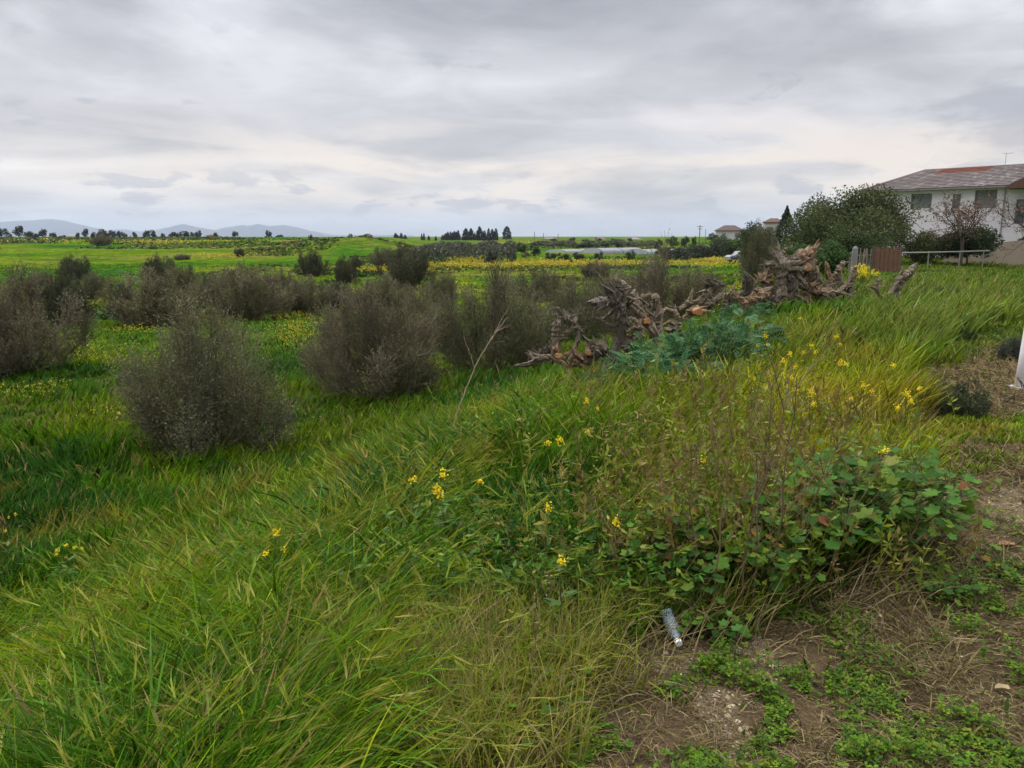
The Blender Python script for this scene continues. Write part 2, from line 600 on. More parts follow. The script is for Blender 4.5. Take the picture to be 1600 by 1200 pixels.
def ground_mat():
    m = bpy.data.materials.new("ground_soil_and_field")
    m.use_nodes = True
    g = NT(m.node_tree)
    a = g.n("ShaderNodeAttribute", attribute_name="Col")     # R bare soil, G gravel, B distance from near
    sep = g.n("ShaderNodeSeparateColor")
    g.l(a.outputs['Color'], sep.inputs[0])
    bare, grav, farm = sep.outputs
    geo = g.n("ShaderNodeNewGeometry")
    pos = geo.outputs['Position']
    sp = g.n("ShaderNodeSeparateXYZ")
    g.l(pos, sp.inputs[0])
    # soil
    n1 = g.noise(pos, 2.2, 6, 0.65)
    n2 = g.noise(pos, 55, 5, 0.7)
    n3 = g.noise(pos, 220, 3, 0.7)
    soil = g.mix(g.ss(n1, 0.35, 0.65), (0.060, 0.040, 0.028), (0.142, 0.096, 0.058))
    n4 = g.noise(pos, 14, 6, 0.7)
    soil = g.mix(g.ss(n4, 0.48, 0.36), soil, (0.045, 0.032, 0.022))
    soil = g.mix(g.ss(n2, 0.4, 0.7), soil, (0.155, 0.118, 0.074))
    soil = g.mix(g.math('MULTIPLY', g.ss(n3, 0.56, 0.68), 0.5), soil, (0.28, 0.22, 0.15))
    gr = g.mix(g.ss(n3, 0.42, 0.62), (0.10, 0.075, 0.05), (0.33, 0.265, 0.18))
    soil = g.mix(g.math('MULTIPLY', grav, g.ss(n2, 0.35, 0.55)), soil, gr)
    # under-grass
    under = g.mix(g.ss(n1, 0.4, 0.6), (0.030, 0.048, 0.012), (0.06, 0.075, 0.018))
    # far field: drifts and strips
    pf = g.vec(g.math('MULTIPLY', sp.outputs[0], 0.016), g.math('MULTIPLY', sp.outputs[1], 0.024), 0.0)
    f1 = g.noise(pf, 1.0, 7, 0.62, 0.6)
    pf2 = g.vec(g.math('MULTIPLY', sp.outputs[0], 0.045), g.math('MULTIPLY', sp.outputs[1], 0.075), 4.0)
    f2 = g.noise(pf2, 1.0, 6, 0.65, 0.4)
    f3 = g.noise(pos, 0.9, 6, 0.7)
    fld = g.mix(g.ss(f1, 0.40, 0.60), (0.028, 0.092, 0.006), (0.088, 0.128, 0.008))
    fld = g.mix(g.ss(f2, 0.50, 0.66), fld, (0.125, 0.120, 0.028))
    fld = g.mix(g.math('MULTIPLY', g.ss(f2, 0.42, 0.34), 0.8), fld, (0.016, 0.062, 0.016))
    fld = g.mix(g.math('MULTIPLY', g.ss(f1, 0.57, 0.66), 0.75), fld, (0.155, 0.12, 0.06))
    k = g.math('MULTIPLY_ADD', g.ss(f3, 0.3, 0.7), 0.9, 0.5)
    fld = g.mix(1.0, fld, g.vec(k, k, k), 'MULTIPLY')
    wild = g.mix(farm, under, fld)
    c = g.mix(bare, wild, soil)
    b = g.n("ShaderNodeBsdfPrincipled")
    b.inputs['Roughness'].default_value = 1.0
    b.inputs['Specular IOR Level'].default_value = 0.0
    g.l(c, b.inputs['Base Color'])
    bn = g.n("ShaderNodeBump")
    bn.inputs['Strength'].default_value = 0.8
    bn.inputs['Distance'].default_value = 0.03
    g.l(g.math('ADD', g.math('ADD', n2, g.math('MULTIPLY', n4, 1.6)), g.math('MULTIPLY', n3, 0.5)), bn.inputs['Height'])
    g.l(bn.outputs[0], b.inputs['Normal'])
    out = g.n("ShaderNodeOutputMaterial")
    g.l(b.outputs[0], out.inputs[0])
    return m


def build_ground():
    front = np.radians(np.linspace(-52, 52, 720))
    back = np.radians(np.linspace(52, 308, 120))[1:-1]
    ang = np.concatenate([front, back])
    rad = np.concatenate([[0.25], np.geomspace(0.6, 12000, 560)])
    A, Rr = np.meshgrid(ang, rad)
    X, Y = Rr * np.sin(A), Rr * np.cos(A)
    Zz = H(X, Y)
    na, nr = len(ang), len(rad)
    V = np.stack([X, Y, Zz], -1).reshape(-1, 3)
    i = np.arange(nr - 1)[:, None] * na
    j = np.arange(na)[None, :]
    k = (j + 1) % na
    Q = np.stack([i + j, i + na + j, i + na + k, i + k], -1).reshape(-1, 4)
    T = np.stack([np.full(na, len(V)), np.arange(na), (np.arange(na) + 1) % na], -1)
    V = np.vstack([V, (0, 0, Hs(0, 0))])
    x, y = V[:, 0], V[:, 1]
    D = np.hypot(x, y)
    near = D < 30
    bare, gv = np.zeros(len(V)), np.zeros(len(V))
    bare[near] = zone(x[near], y[near], [Z_BARE])
    gv[near] = zone(x[near], y[near], Z_GRAVEL, 0.16, 0.25)
    # broken earthy face of the spoil bank
    a = x / np.maximum(y, 1)
    m = np.exp(-((a + 0.18) / 0.07) ** 4) * np.exp(-((y - 146) / 10) ** 2)
    bare = np.maximum(bare, np.clip(m * (0.2 + 1.1 * fbm(x, y, 6, 3)), 0, 0.75))
    farm = sstep(D, 14, 40)
    mb = MB()
    mb.add(V, Q, T, np.stack([bare, gv, farm], -1))
    o = mb.build("ground", ground_mat(), smooth=True)
    tag(o, "green field and grassy bank with bare brown soil beside it", None, None, "structure")


build_ground()

# ---------------------------------------------------------------- mountains on the horizon


def build_mountains():
    m = mat("mountain_slope", 0.95, 0.05, 0, 0.25, 0.0012, 0, 1, (0.07, 0.085, 0.12))
    prof = [(-0.80, 20), (-0.70, 90), (-0.66, 165), (-0.63, 178), (-0.60, 200), (-0.585, 210), (-0.57, 195), (-0.545, 130), (-0.52, 70),
            (-0.50, 80), (-0.475, 55), (-0.455, 70), (-0.43, 120), (-0.418, 145), (-0.405, 115), (-0.38, 70), (-0.36, 105), (-0.345, 130),
            (-0.335, 118), (-0.325, 142), (-0.31, 110), (-0.29, 128), (-0.275, 105), (-0.255, 55), (-0.23, 25), (-0.18, 8), (-0.1, -10)]
    aa = np.linspace(-0.80, -0.12, 260)
    hh = np.interp(aa, [p[0] for p in prof], [p[1] for p in prof])
    D0 = 9500
    rows = []
    for k, (off, f) in enumerate([(-1400, 0.0), (-900, 0.35), (-450, 0.72), (0, 1.0), (500, 0.7), (1400, 0.0)]):
        y = np.full_like(aa, D0 + off)
        x = aa * y
        z = -12 + (hh + 12) * f + 14 * fbm(x, y, 500, 4) * (0.3 + (f > 0)) * (f > 0)
        rows.append(np.stack([x, y, z], -1))
    V = np.stack(rows, 0)
    n = len(aa)
    i = np.arange(len(rows) - 1)[:, None] * n
    j = np.arange(n - 1)[None, :]
    Q = np.stack([i + j, i + j + 1, i + n + j + 1, i + n + j], -1).reshape(-1, 4)
    mb = MB()
    mb.add(V.reshape(-1, 3), Q)
    tag(mb.build("mountains", m, smooth=True), "pale blue mountain ridge far off on the horizon", None, None, "structure")


build_mountains()

# ---------------------------------------------------------------- plants: olive bushes and trees


def blob_points(rng, n, blobs, shell=0.55):
    """points in a union of ellipsoids (cx,cy,cz,rx,ry,rz), denser towards each shell"""
    b = np.array(blobs, float)
    w = b[:, 3] * b[:, 4] * b[:, 5]
    k = rng.choice(len(b), n, p=w / w.sum())
    d = nrm(rng.normal(size=(n, 3)))
    r = rng.uniform(0, 1, n) ** (shell)
    q = d * r[:, None]
    return b[k, :3] + q * b[k, 3:6], d, r, k


def leaf_cloud(mb, rng, pts, outd, size, aspect, cols, colvar=0.25, droop=0.0):
    n = len(pts)
    ax = nrm(rng.normal(size=(n, 3)) + outd * 0.9 + np.array([0, 0, -droop]))
    sd = nrm(np.cross(ax, rng.normal(size=(n, 3))))
    L = size * rng.uniform(0.6, 1.35, n)
    cols = np.asarray(cols, float)
    c = cols[rng.randint(0, len(cols), n)] * (1 + colvar * rng.uniform(-1, 1, (n, 1)))
    mb.diamonds(pts, ax * L[:, None] / 2, sd * (L * aspect)[:, None] / 2, c)


OLIVE_COLS = [(0.120, 0.118, 0.052), (0.098, 0.110, 0.040), (0.155, 0.148, 0.080), (0.080, 0.082, 0.036), (0.21, 0.215, 0.13)]
DARK_COLS = [(0.062, 0.070, 0.034), (0.075, 0.082, 0.038), (0.050, 0.056, 0.028), (0.095, 0.098, 0.052)]
BROWN_COLS = [(0.150, 0.130, 0.072), (0.118, 0.110, 0.055), (0.19, 0.172, 0.11), (0.095, 0.090, 0.046), (0.110, 0.122, 0.042)]


def make_bush(name, seed, h, rx, n_twig, per, leaf, cols, twig_col=(0.12, 0.10, 0.072), tw=0.004, spiky=0.35, nb=30):
    """a many-stemmed bush whose twigs stand in separate plumes: > stems, foliage"""
    rng = np.random.RandomState(seed)
    root = empty(name)
    st, fo = MB(), MB()
    up = np.array([0, 0, 1.0])
    cs, ds, Ls, sc_ = [], [], [], []
    wts = []
    for i in range(nb):
        a = i * 2.39996 + rng.uniform(-0.35, 0.35)
        e = math.radians(6 + 80 * ((i + 0.5) / nb) ** 1.15 + rng.uniform(-7, 7))
        k = rng.uniform(0.62, 0.98) * (1.18 if rng.rand() < 0.25 else 1.0)
        end = np.array([rx * math.cos(e) * math.cos(a), rx * math.cos(e) * math.sin(a), h * (0.24 + 0.76 * math.sin(e) ** 0.8)]) * k
        end[2] = min(end[2], h * 1.02)
        p0 = np.array([0.10 * rx * math.cos(a), 0.10 * rx * math.sin(a), -0.08])
        t = np.linspace(0, 1, 7)
        out = np.array([end[0], end[1], 0]) * 0.22
        pts = p0 * (1 - t[:, None]) + end * t[:, None] + (out - up * h * 0.05) * np.sin(t * math.pi)[:, None] + rng.normal(0, 0.012 * h, (7, 3)) * np.sin(t * math.pi)[:, None]
        th = rng.uniform(0.02, 0.042) * h / 2.4
        st.tube(pts, np.linspace(th, th * 0.2, 7), 6, np.array(twig_col) * rng.uniform(0.7, 1.1))
        w = np.linalg.norm(end - p0)
        m = int(n_twig * 1.25 / nb * (0.6 + 0.4 * w / max(h, rx)))
        s = rng.uniform(0.20, 1.0, m) ** 0.75
        q = np.stack([np.interp(s, t, pts[:, c]) for c in range(3)], -1)
        tan = nrm(end - p0 + out * 0.2)
        rad = rx * rng.uniform(0.095, 0.155) * (0.55 + 0.9 * np.sin(np.clip(s, 0, 1) * math.pi * 0.8))
        off = nrm(rng.normal(size=(m, 3))) * (rad * rng.uniform(0, 1, m) ** 0.45)[:, None]
        q = q + off
        q[:, 2] = np.maximum(q[:, 2], 0.03 + 0.05 * rng.rand(m))
        dr = nrm(tan * 0.55 + up * 0.55 + off / (rad[:, None] + 1e-6) * 0.45 + rng.normal(0, 0.33, (m, 3)))
        cs.append(q)
        ds.append(dr)
        sc_.append(np.full(m, i))
        for j in range(6):
            b0 = pts[rng.randint(2, 7)]
            e2 = b0 + nrm(tan + rng.normal(0, 0.55, 3)) * rng.uniform(0.18, 0.38) * rx
            st.tube([b0, (b0 + e2) / 2 + rng.normal(0, 0.02 * h, 3), e2], [th * 0.35, th * 0.25, th * 0.1], 4, twig_col, cap=False)
    stems = st.build("stems", M_TWIG, root)
    pts, dr, pk = np.vstack(cs), np.vstack(ds), np.concatenate(sc_)
    n_twig = len(pts)
    L = rng.uniform(0.12, 0.30, n_twig) * h / 2.4 * (1 + spiky * rng.uniform(0, 1, n_twig) ** 3 * 2.0)
    K = 4
    s = np.linspace(0, 1, K)
    bend = rng.normal(0, 0.12, (n_twig, 3))
    C = pts[:, None, :] + dr[:, None, :] * (L[:, None] * s[None, :])[..., None] + bend[:, None, :] * ((s ** 2)[None, :, None] * L[:, None, None])
    sd = nrm(np.cross(dr, rng.normal(size=(n_twig, 3))))
    W = sd[:, None, :] * (tw * (1 - 0.75 * s))[None, :, None]
    ptone = rng.uniform(0.65, 1.35, nb)[pk]
    cc = np.tile(np.array(twig_col), (n_twig, K, 1)) * (1 + 0.3 * rng.uniform(-1, 1, (n_twig, 1, 1))) * ptone[:, None, None]
    fo.ribbons(C, W, cc)
    N = n_twig * per
    ti = np.repeat(np.arange(n_twig), per)
    ss = rng.uniform(0.15, 1.05, N)
    lp = pts[ti] + dr[ti] * (L[ti] * ss)[:, None] + bend[ti] * (ss ** 2 * L[ti])[:, None]
    ld = nrm(dr[ti] * 0.9 + rng.normal(0, 0.65, (N, 3)))
    ls = nrm(np.cross(ld, rng.normal(size=(N, 3))))
    ll = leaf * rng.uniform(0.6, 1.3, N)
    cols = np.array(cols)
    pc = cols[rng.randint(0, len(cols), nb)][pk]
    lc = (pc[ti] * 0.5 + cols[rng.randint(0, len(cols), N)] * 0.5) * (1 + 0.3 * rng.uniform(-1, 1, (N, 1))) * ptone[ti][:, None]
    fo.diamonds(lp + ld * ll[:, None] * 0.5, ld * ll[:, None] * 0.5, ls * ll[:, None] * 0.17, lc)
    f = fo.build("foliage", M_OLIVE, root)
    return reg(root, stems, f)


def place(o, pos, sc=1.0, rz=0.0, zsc=None):
    o.location = tuple(pos)
    o.rotation_euler = (0, 0, rz)
    o.scale = (sc, sc, sc if zsc is None else zsc)
    return o


# four near ones, each built for its own spot
def near_bush(px, py, wpx, top, **kw):
    p = P(px, py)
    sc = p[1] / (FPX * math.cos(PITCH))
    rx = wpx * sc / 2 * 0.93
    r = ray(px, top)
    h = CAM_Z + r[2] / r[1] * p[1] - p[2]
    return p, rx, h


for (px, py, wpx, top, seed, ntw, per, leaf, cols, spk, lab) in [
    (322, 705, 300, 482, 21, 6800, 8, 0.046, OLIVE_COLS, 0.75, "wide grey-olive bush with spiky top twigs, nearest on the grassy slope"),
    (588, 622, 245, 452, 22, 6600, 8, 0.050, BROWN_COLS, 0.7, "brownish twiggy bush just behind the nearest olive bush"),
    (770, 582, 240, 428, 23, 6800, 8, 0.054, OLIVE_COLS, 0.6, "broad olive bush standing left of the uprooted stump pile"),
    (30, 582, 185, 428, 24, 6800, 8, 0.056, BROWN_COLS, 0.35, "large greyish-brown bush cut off by the left picture edge"),
    (1012, 520, 190, 392, 25, 4500, 5, 0.055, BROWN_COLS, 1.3, "tall wispy grey-brown bush rising behind the stump pile"),
    (505, 585, 75, 528, 26, 1600, 8, 0.050, BROWN_COLS, 0.5, "small twiggy bush at the foot of the second nearest bush"),
    (905, 530, 170, 436, 27, 5200, 7, 0.055, OLIVE_COLS, 0.8, "fine-twigged olive bush between broad bush and wispy bush"),
]:
    p, rx, h = near_bush(px, py, wpx, top)
    b = make_bush("olive_bush", seed, h, rx, ntw, per, leaf, cols, tw=0.0045 if p[1] < 15 else 0.007, spiky=spk * 0.9, nb=22,
                  twig_col=(0.135, 0.112, 0.085) if cols is BROWN_COLS else (0.115, 0.10, 0.070))
    place(b, p)
    tag(b, lab, "bush", "olive bushes in the field below the bank")

# the middle distance: three shapes, copied
MID = [make_bush("olive_bush", 31, 2.4, 2.0, 3600, 8, 0.085, BROWN_COLS, tw=0.010, spiky=0.3),
       make_bush("olive_bush", 32, 2.4, 1.9, 3600, 8, 0.090, DARK_COLS, tw=0.010, spiky=0.15, twig_col=(0.06, 0.055, 0.045)),
       make_bush("olive_bush", 33, 2.4, 2.0, 3600, 8, 0.085, OLIVE_COLS, tw=0.010, spiky=0.3, nb=26)]
used = [False] * 3
for (px, py, wpx, top, k, lab) in [
    (103, 506, 92, 426, 1, "dark bush directly behind the large bush at left edge"),
    (240, 508, 165, 426, 0, "brown rounded bush in left field, yellow flowers at its foot"),
    (116, 436, 56, 402, 1, "dark round bush farthest up the left field, alone against green"),
    (150, 470, 70, 427, 2, "low grey bush between dark left bush and brown rounded bush"),
    (70, 470, 70, 425, 0, "pale brown bush peeking over the large left bush"),
    (248, 440, 62, 402, 1, "dark bush on top of the left middle cluster"),
    (286, 458, 76, 416, 2, "grey-green bush at right end of the left middle cluster"),
    (395, 497, 142, 419, 0, "wide brown bush above the nearest olive bush"),
    (362, 450, 60, 424, 2, "small olive bush peeking over the wide brown bush"),
    (476, 490, 100, 436, 0, "brown bush above the yellow flower patch"),
    (528, 482, 70, 444, 1, "low dark bush between two brown ones in field centre"),
    (487, 432, 54, 394, 1, "lone round dark bush on open green, left of pair"),
    (539, 442, 44, 404, 1, "smaller round dark bush right of the lone one"),
    (556, 424, 26, 401, 1, "tiny dark bush tucked behind the smaller round bush"),
    (636, 452, 92, 391, 1, "big dark dome-shaped olive tree in the field centre"),
    (600, 416, 56, 388, 2, "grey bush left behind the dome-shaped olive tree"),
    (632, 405, 36, 387, 1, "dark little bush on the rim behind the dome-shaped tree"),
    (594, 492, 120, 432, 0, "brown bush behind the twiggy bush, below dome-shaped tree"),
    (690, 478, 70, 430, 2, "olive bush between dome-shaped tree and broad olive bush"),
    (1095, 492, 110, 424, 0, "faint brown bush left of the big root plate stump"),
    (1182, 448, 66, 356, 2, "tall grey olive tree left of the big root plate stump"),
    (375, 401, 19, 388, 1, "tiny dark bush alone high in the far left field"),
    (285, 406, 32, 397, 0, "flat pale dry bush high in the far left field"),
    (158, 384, 38, 366, 0, "purplish dry bush on the skyline of left field"),
    (52, 377, 16, 371, 1, "tiny dark shrub on skyline near left edge"),
    (330, 480, 70, 432, 2, "grey-brown bush filling the gap left of the wide brown bush"),
    (660, 540, 120, 452, 0, "brown bush filling the space between second bush and broad bush"),
    (845, 470, 110, 424, 2, "low olive bush on the far side of the broad olive bush"),
    (440, 470, 70, 424, 0, "brown bush squeezed between two wider brown bushes"),
    (960, 500, 110, 430, 0, "brown bush below the tall wispy bush, behind stumps"),
    (930, 435, 60, 408, 0, "low brown scrub in front of the yellow strip"),
]:
    p = P(px, py)
    sc = p[1] / FPX
    W = wpx * sc
    r = ray(px, top)
    h = CAM_Z + r[2] / r[1] * p[1] - p[2]
    if used[k]:
        o = copy_tree(MID[k])
    else:
        o, used[k] = MID[k], True
    base_w = 4.35
    place(o, p, W / base_w, R.uniform(0, TAU), h / 2.35)
    tag(o, lab, "bush", "olive bushes in the field below the bank")
# ---------------------------------------------------------------- trees by the houses


def px_h(px, top, dist, z0):
    r = ray(px, top)
    return CAM_Z + r[2] / r[1] * dist - z0


def make_tree(name, seed, h, rx, n, leaf, cols, trunk_h=0.3, nb=14, bark=(0.10, 0.08, 0.06), limbs=8, asp=0.5, flat=0.75, shell=0.5, gap=0.0, twigs=0):
    """tree: > trunk (with limbs), crown (many small leaves gathered in clumps)"""
    rng = np.random.RandomState(seed)
    root = empty(name)
    blobs, tr = [], MB()
    zc = h * (trunk_h + (1 - trunk_h) * 0.5)
    base = np.array([(0, 0, -0.2), (0.02 * h, 0.01 * h, h * trunk_h * 0.6), (0.0, 0.03 * h, h * (trunk_h + 0.15))])
    tr.tube(base, [0.035 * h, 0.026 * h, 0.02 * h], 8, bark, 0.15, rng)
    for i in range(nb):
        d = nrm(rng.normal(size=3) * np.array([1, 1, 0.8]))
        r = rng.uniform(0.35, 0.72)
        c = np.array([d[0] * rx * r, d[1] * rx * r, zc + d[2] * (1 - trunk_h) * h * 0.5 * r])
        s = rng.uniform(0.26, 0.46)
        blobs.append((*c, rx * s, rx * s, rx * s * flat))
        if i < limbs:
            t = np.linspace(0, 1, 5)[:, None]
            pts = base[2] * (1 - t) + c * t + rng.normal(0, 0.02 * h, (5, 3)) * np.sin(t * math.pi)
            tr.tube(pts, np.linspace(0.014, 0.004, 5) * h, 5, bark)
            for j in range(4):
                q = pts[rng.randint(2, 5)]
                e = q + nrm(rng.normal(size=3) + np.array([0, 0, 0.5])) * rx * rng.uniform(0.2, 0.45)
                tr.tube([q, (q + e) / 2 + rng.normal(0, 0.01 * h, 3), e], [0.005 * h, 0.0035 * h, 0.0015 * h], 4, bark, cap=False)
    trunk = tr.build("trunk", M_TWIG, root)
    cr = MB()
    pts, d, r, k = blob_points(rng, n, blobs, shell)
    if gap:
        keep = fbm(pts[:, 0] + pts[:, 2] * 0.7, pts[:, 1] - pts[:, 2], rx * 0.35, 3) > -1 + gap
        pts, d = pts[keep], d[keep]
    leaf_cloud(cr, rng, pts, d, leaf, asp, cols)
    crown = cr.build("crown", M_LEAF, root)
    return reg(root, trunk, crown)


def make_conifer(name, seed, h, rx, n, leaf, cols, power=1.0, skirt=0.06, layered=False):
    rng = np.random.RandomState(seed)
    root = empty(name)
    tr = MB()
    tr.tube([(0, 0, -0.2), (0, 0, h * 0.5), (0, 0, h * 0.97)], [0.03 * h, 0.018 * h, 0.004 * h], 6, (0.07, 0.055, 0.045))
    trunk = tr.build("trunk", M_TWIG, root)
    cr = MB()
    t = rng.uniform(0, 1, n) ** 1.15
    a = rng.uniform(0, TAU, n)
    prof = np.sin(np.clip(1 - t, 0, 1) ** power * math.pi * 0.5) if not layered else (1 - t) * (0.75 + 0.35 * np.abs(np.sin(t * 26 + a * 1.0)))
    lump = 1 + 0.25 * fbm(a * 1.3, t * 9, 1, 3)
    r = rx * prof * lump * rng.uniform(0.25, 1, n) ** 0.5
    pts = np.stack([r * np.cos(a), r * np.sin(a), h * (skirt + (1 - skirt) * t)], -1)
    out = np.stack([np.cos(a), np.sin(a), np.full(n, 0.9 if not layered else -0.1)], -1)
    leaf_cloud(cr, rng, pts, out * 1.5, leaf, 0.4, cols)
    crown = cr.build("crown", M_FARLEAF, root)
    return reg(root, trunk, crown)


GREEN_COLS = [(0.040, 0.062, 0.022), (0.052, 0.080, 0.026), (0.034, 0.050, 0.022), (0.075, 0.095, 0.035)]
MIXG_COLS = [(0.070, 0.092, 0.030), (0.052, 0.072, 0.026), (0.115, 0.118, 0.050), (0.042, 0.058, 0.024)]
VIVID_COLS = [(0.050, 0.100, 0.028), (0.065, 0.120, 0.032), (0.038, 0.078, 0.025)]
FARG_COLS = [(0.035, 0.045, 0.030), (0.045, 0.055, 0.032), (0.028, 0.036, 0.026)]
RUST_COLS = [(0.16, 0.085, 0.055), (0.12, 0.075, 0.05), (0.20, 0.12, 0.085)]

for (px, top, wpx, dist, nm, seed, n, leaf, cols, th, gap, lab) in [
    (1357, 280, 222, 45, "broadleaf_tree", 41, 38000, 0.16, MIXG_COLS, 0.04, 0.80, "broad green tree in front of the white house"),
    (1302, 312, 96, 50, "broadleaf_tree", 42, 9000, 0.17, GREEN_COLS, 0.1, 0.5, "darker green tree at left flank of the broad green tree"),
    (1232, 378, 100, 32, "broadleaf_tree", 43, 12000, 0.09, VIVID_COLS, 0.05, 0.5, "leafy green shrub-like tree right behind the big root plate stump"),
    (1296, 376, 70, 30, "broadleaf_tree", 44, 9000, 0.09, VIVID_COLS, 0.05, 0.45, "fresh green tree between root plate stump and picket fence"),
    (1338, 352, 110, 38, "evergreen_bush", 55, 12000, 0.12, GREEN_COLS, 0.03, 0.3, "dark hedge bush directly behind the picket fence"),
    (1205, 386, 90, 62, "broadleaf_tree", 53, 8000, 0.18, GREEN_COLS, 0.04, 0.4, "dark rounded tree low behind the tall grey olive tree"),
    (1268, 362, 76, 56, "broadleaf_tree", 54, 8000, 0.17, GREEN_COLS, 0.04, 0.45, "dark tree filling the gap between conifer and broad tree"),
    (1180, 348, 70, 95, "broadleaf_tree", 45, 6000, 0.26, GREEN_COLS, 0.1, 0.5, "dark green tree left of the pointed conifer"),
    (1252, 344, 36, 90, "broadleaf_tree", 46, 2600, 0.24, [(0.13, 0.14, 0.04), (0.09, 0.11, 0.035)], 0.2, 0.4, "yellowish green tree right of the pointed conifer"),
    (1136, 367, 50, 130, "broadleaf_tree", 47, 3500, 0.30, GREEN_COLS, 0.1, 0.4, "round tree just below the far white villa"),
    (1108, 382, 56, 120, "broadleaf_tree", 48, 3500, 0.30, FARG_COLS, 0.12, 0.4, "grey-green tree left of the parked car"),
    (1175, 380, 44, 110, "broadleaf_tree", 49, 3200, 0.28, MIXG_COLS, 0.1, 0.4, "olive-green tree right above the parked car"),
    (1515, 352, 100, 44, "evergreen_bush", 50, 14000, 0.13, [(0.030, 0.045, 0.020), (0.042, 0.058, 0.024)], 0.08, 0.25, "dense dark bush before the white house wall"),
    (1448, 358, 104, 46, "evergreen_bush", 51, 9000, 0.13, [(0.05, 0.065, 0.022), (0.075, 0.085, 0.028)], 0.05, 0.3, "yellow-green bush between broad tree and dense dark bush"),
    (1600, 368, 26, 47, "evergreen_bush", 52, 2500, 0.12, FARG_COLS, 0.05, 0.3, "small grey bush on the garden wall at right edge"),
]:
    p = G(px, dist)
    if nm == "evergreen_bush" and px > 1590:
        p[2] += 0.2
    h = px_h(px, top, dist, p[2]) * 1.04
    t = make_tree(nm, seed, h, wpx / FPX * dist / 2 * 1.12, n, leaf, cols, th, gap=gap, nb=18, shell=0.45)
    place(t, p)
    tag(t, lab, "tree" if nm == "broadleaf_tree" else "bush", "trees and bushes round the houses on the right")

p = G(1227, 92)
t = make_conifer("conifer", 61, px_h(1227, 322, 92, p[2]), 2.2, 6000, 0.24, [(0.035, 0.045, 0.032), (0.045, 0.055, 0.035)], 1.0, 0.05, True)
place(t, p)
tag(t, "pointed dark conifer standing above the other garden trees", "tree")


def bare_tree(seed, h, rx, n_leaf, lab, px, dist):
    """spreading tree with mostly bare twigs and a few rust-coloured leaves"""
    rng = np.random.RandomState(seed)
    root = empty("bare_tree")
    tr = MB()
    tips = []

    def grow(p, d, L, r, lev):
        n = 5
        pts = [p]
        dd = d
        for i in range(n - 1):
            dd = nrm(dd + rng.normal(0, 0.16, 3) + np.array([0, 0, 0.04]))
            pts.append(pts[-1] + dd * L / (n - 1))
        pts = np.array(pts)
        tr.tube(pts, np.linspace(r, r * 0.55, n), 5 if lev < 2 else 3, (0.07, 0.055, 0.05), cap=False)
        if lev < 4:
            for j in range(4 if lev < 3 else 3):
                q = pts[rng.randint(1, n)]
                nd = nrm(dd + rng.normal(0, 0.65, 3) + np.array([0, 0, 0.1]))
                grow(q, nd, L * rng.uniform(0.55, 0.8), r * 0.5, lev + 1)
        else:
            tips.extend(pts[1:])
    p0 = np.array([0, 0, -0.1])
    tr.tube([p0, (0.05, 0, h * 0.2), (0, 0.05, h * 0.42)], [0.11, 0.09, 0.08], 7, (0.08, 0.065, 0.055))
    for i in range(6):
        a = i * TAU / 6 + rng.normal(0, 0.3)
        grow(np.array([0, 0.05, h * 0.40]), nrm(np.array([math.cos(a), math.sin(a), 0.55])), rx * 0.62, 0.05, 1)
    trunk = tr.build("trunk", M_TWIG, root)
    cr = MB()
    tips = np.array(tips)
    q = tips[rng.randint(0, len(tips), n_leaf)] + rng.normal(0, 0.07, (n_leaf, 3))
    leaf_cloud(cr, rng, q, np.zeros_like(q), 0.10, 0.6, RUST_COLS)
    crown = cr.build("crown", M_LEAF, root)
    reg(root, trunk, crown)
    place(root, G(px, dist))
    tag(root, lab, "tree")


bare_tree(71, 3.9, 2.5, 1800, "thin bare tree with rusty leaves against the white wall", 1504, 43)
bare_tree(72, 4.0, 2.4, 900, "bare twiggy tree cut by right edge before the house", 1622, 40)

# ---------------------------------------------------------------- far trees on the skyline
CYP = make_conifer("cypress", 81, 10, 1.25, 900, 0.8, FARG_COLS, 0.8, 0.02)
cyps = [(409, 0), (0, 0)]
first = True
rows = [(620, 8, .7), (627, 10, .6), (633, 7, .6), (659, 9, .35), (662.5, 10, .35), (670, 6, .4), (681, 5, .4), (691, 7, .4), (694, 8, .5), (697, 10, .6), (700, 12, .6), (704, 12, .6), (707, 11, .6),
        (710, 13, .7), (713, 12, .6), (716, 14, .7), (728, 17, 1.3), (736, 17, 1.1), (742, 11, .4), (746, 13, .6), (749.5, 20, 1.1), (754.5, 13, .6), (757.5, 14, .6),
        (763.5, 17, .7), (769, 16, .8), (772, 13, .6), (775, 17, .75), (618, 10, .6)]
rows.sort()
for i, (px, hp, wf) in enumerate(rows):
    o = CYP if first else copy_tree(CYP)
    first = False
    dist = 520
    p = G(px, dist)
    top = 374 - hp
    h = px_h(px, top, dist, p[2])
    place(o, p, 1.0, R.uniform(0, TAU))
    o.scale = (1.25 * wf * 1.5, 1.25 * wf * 1.5, h / 10.0)
    tag(o, "dark cypress on the skyline, %s from the left in the cypress row" % ORD[i], "tree", "row of cypresses on the skyline")

p = G(792, 500)
t = make_conifer("pine_tree", 82, px_h(792, 354, 500, p[2]), 3.0, 1800, 0.8, FARG_COLS, 0.6, 0.12)
place(t, p)
tag(t, "broad dark pine standing alone right of the cypress row", "tree")

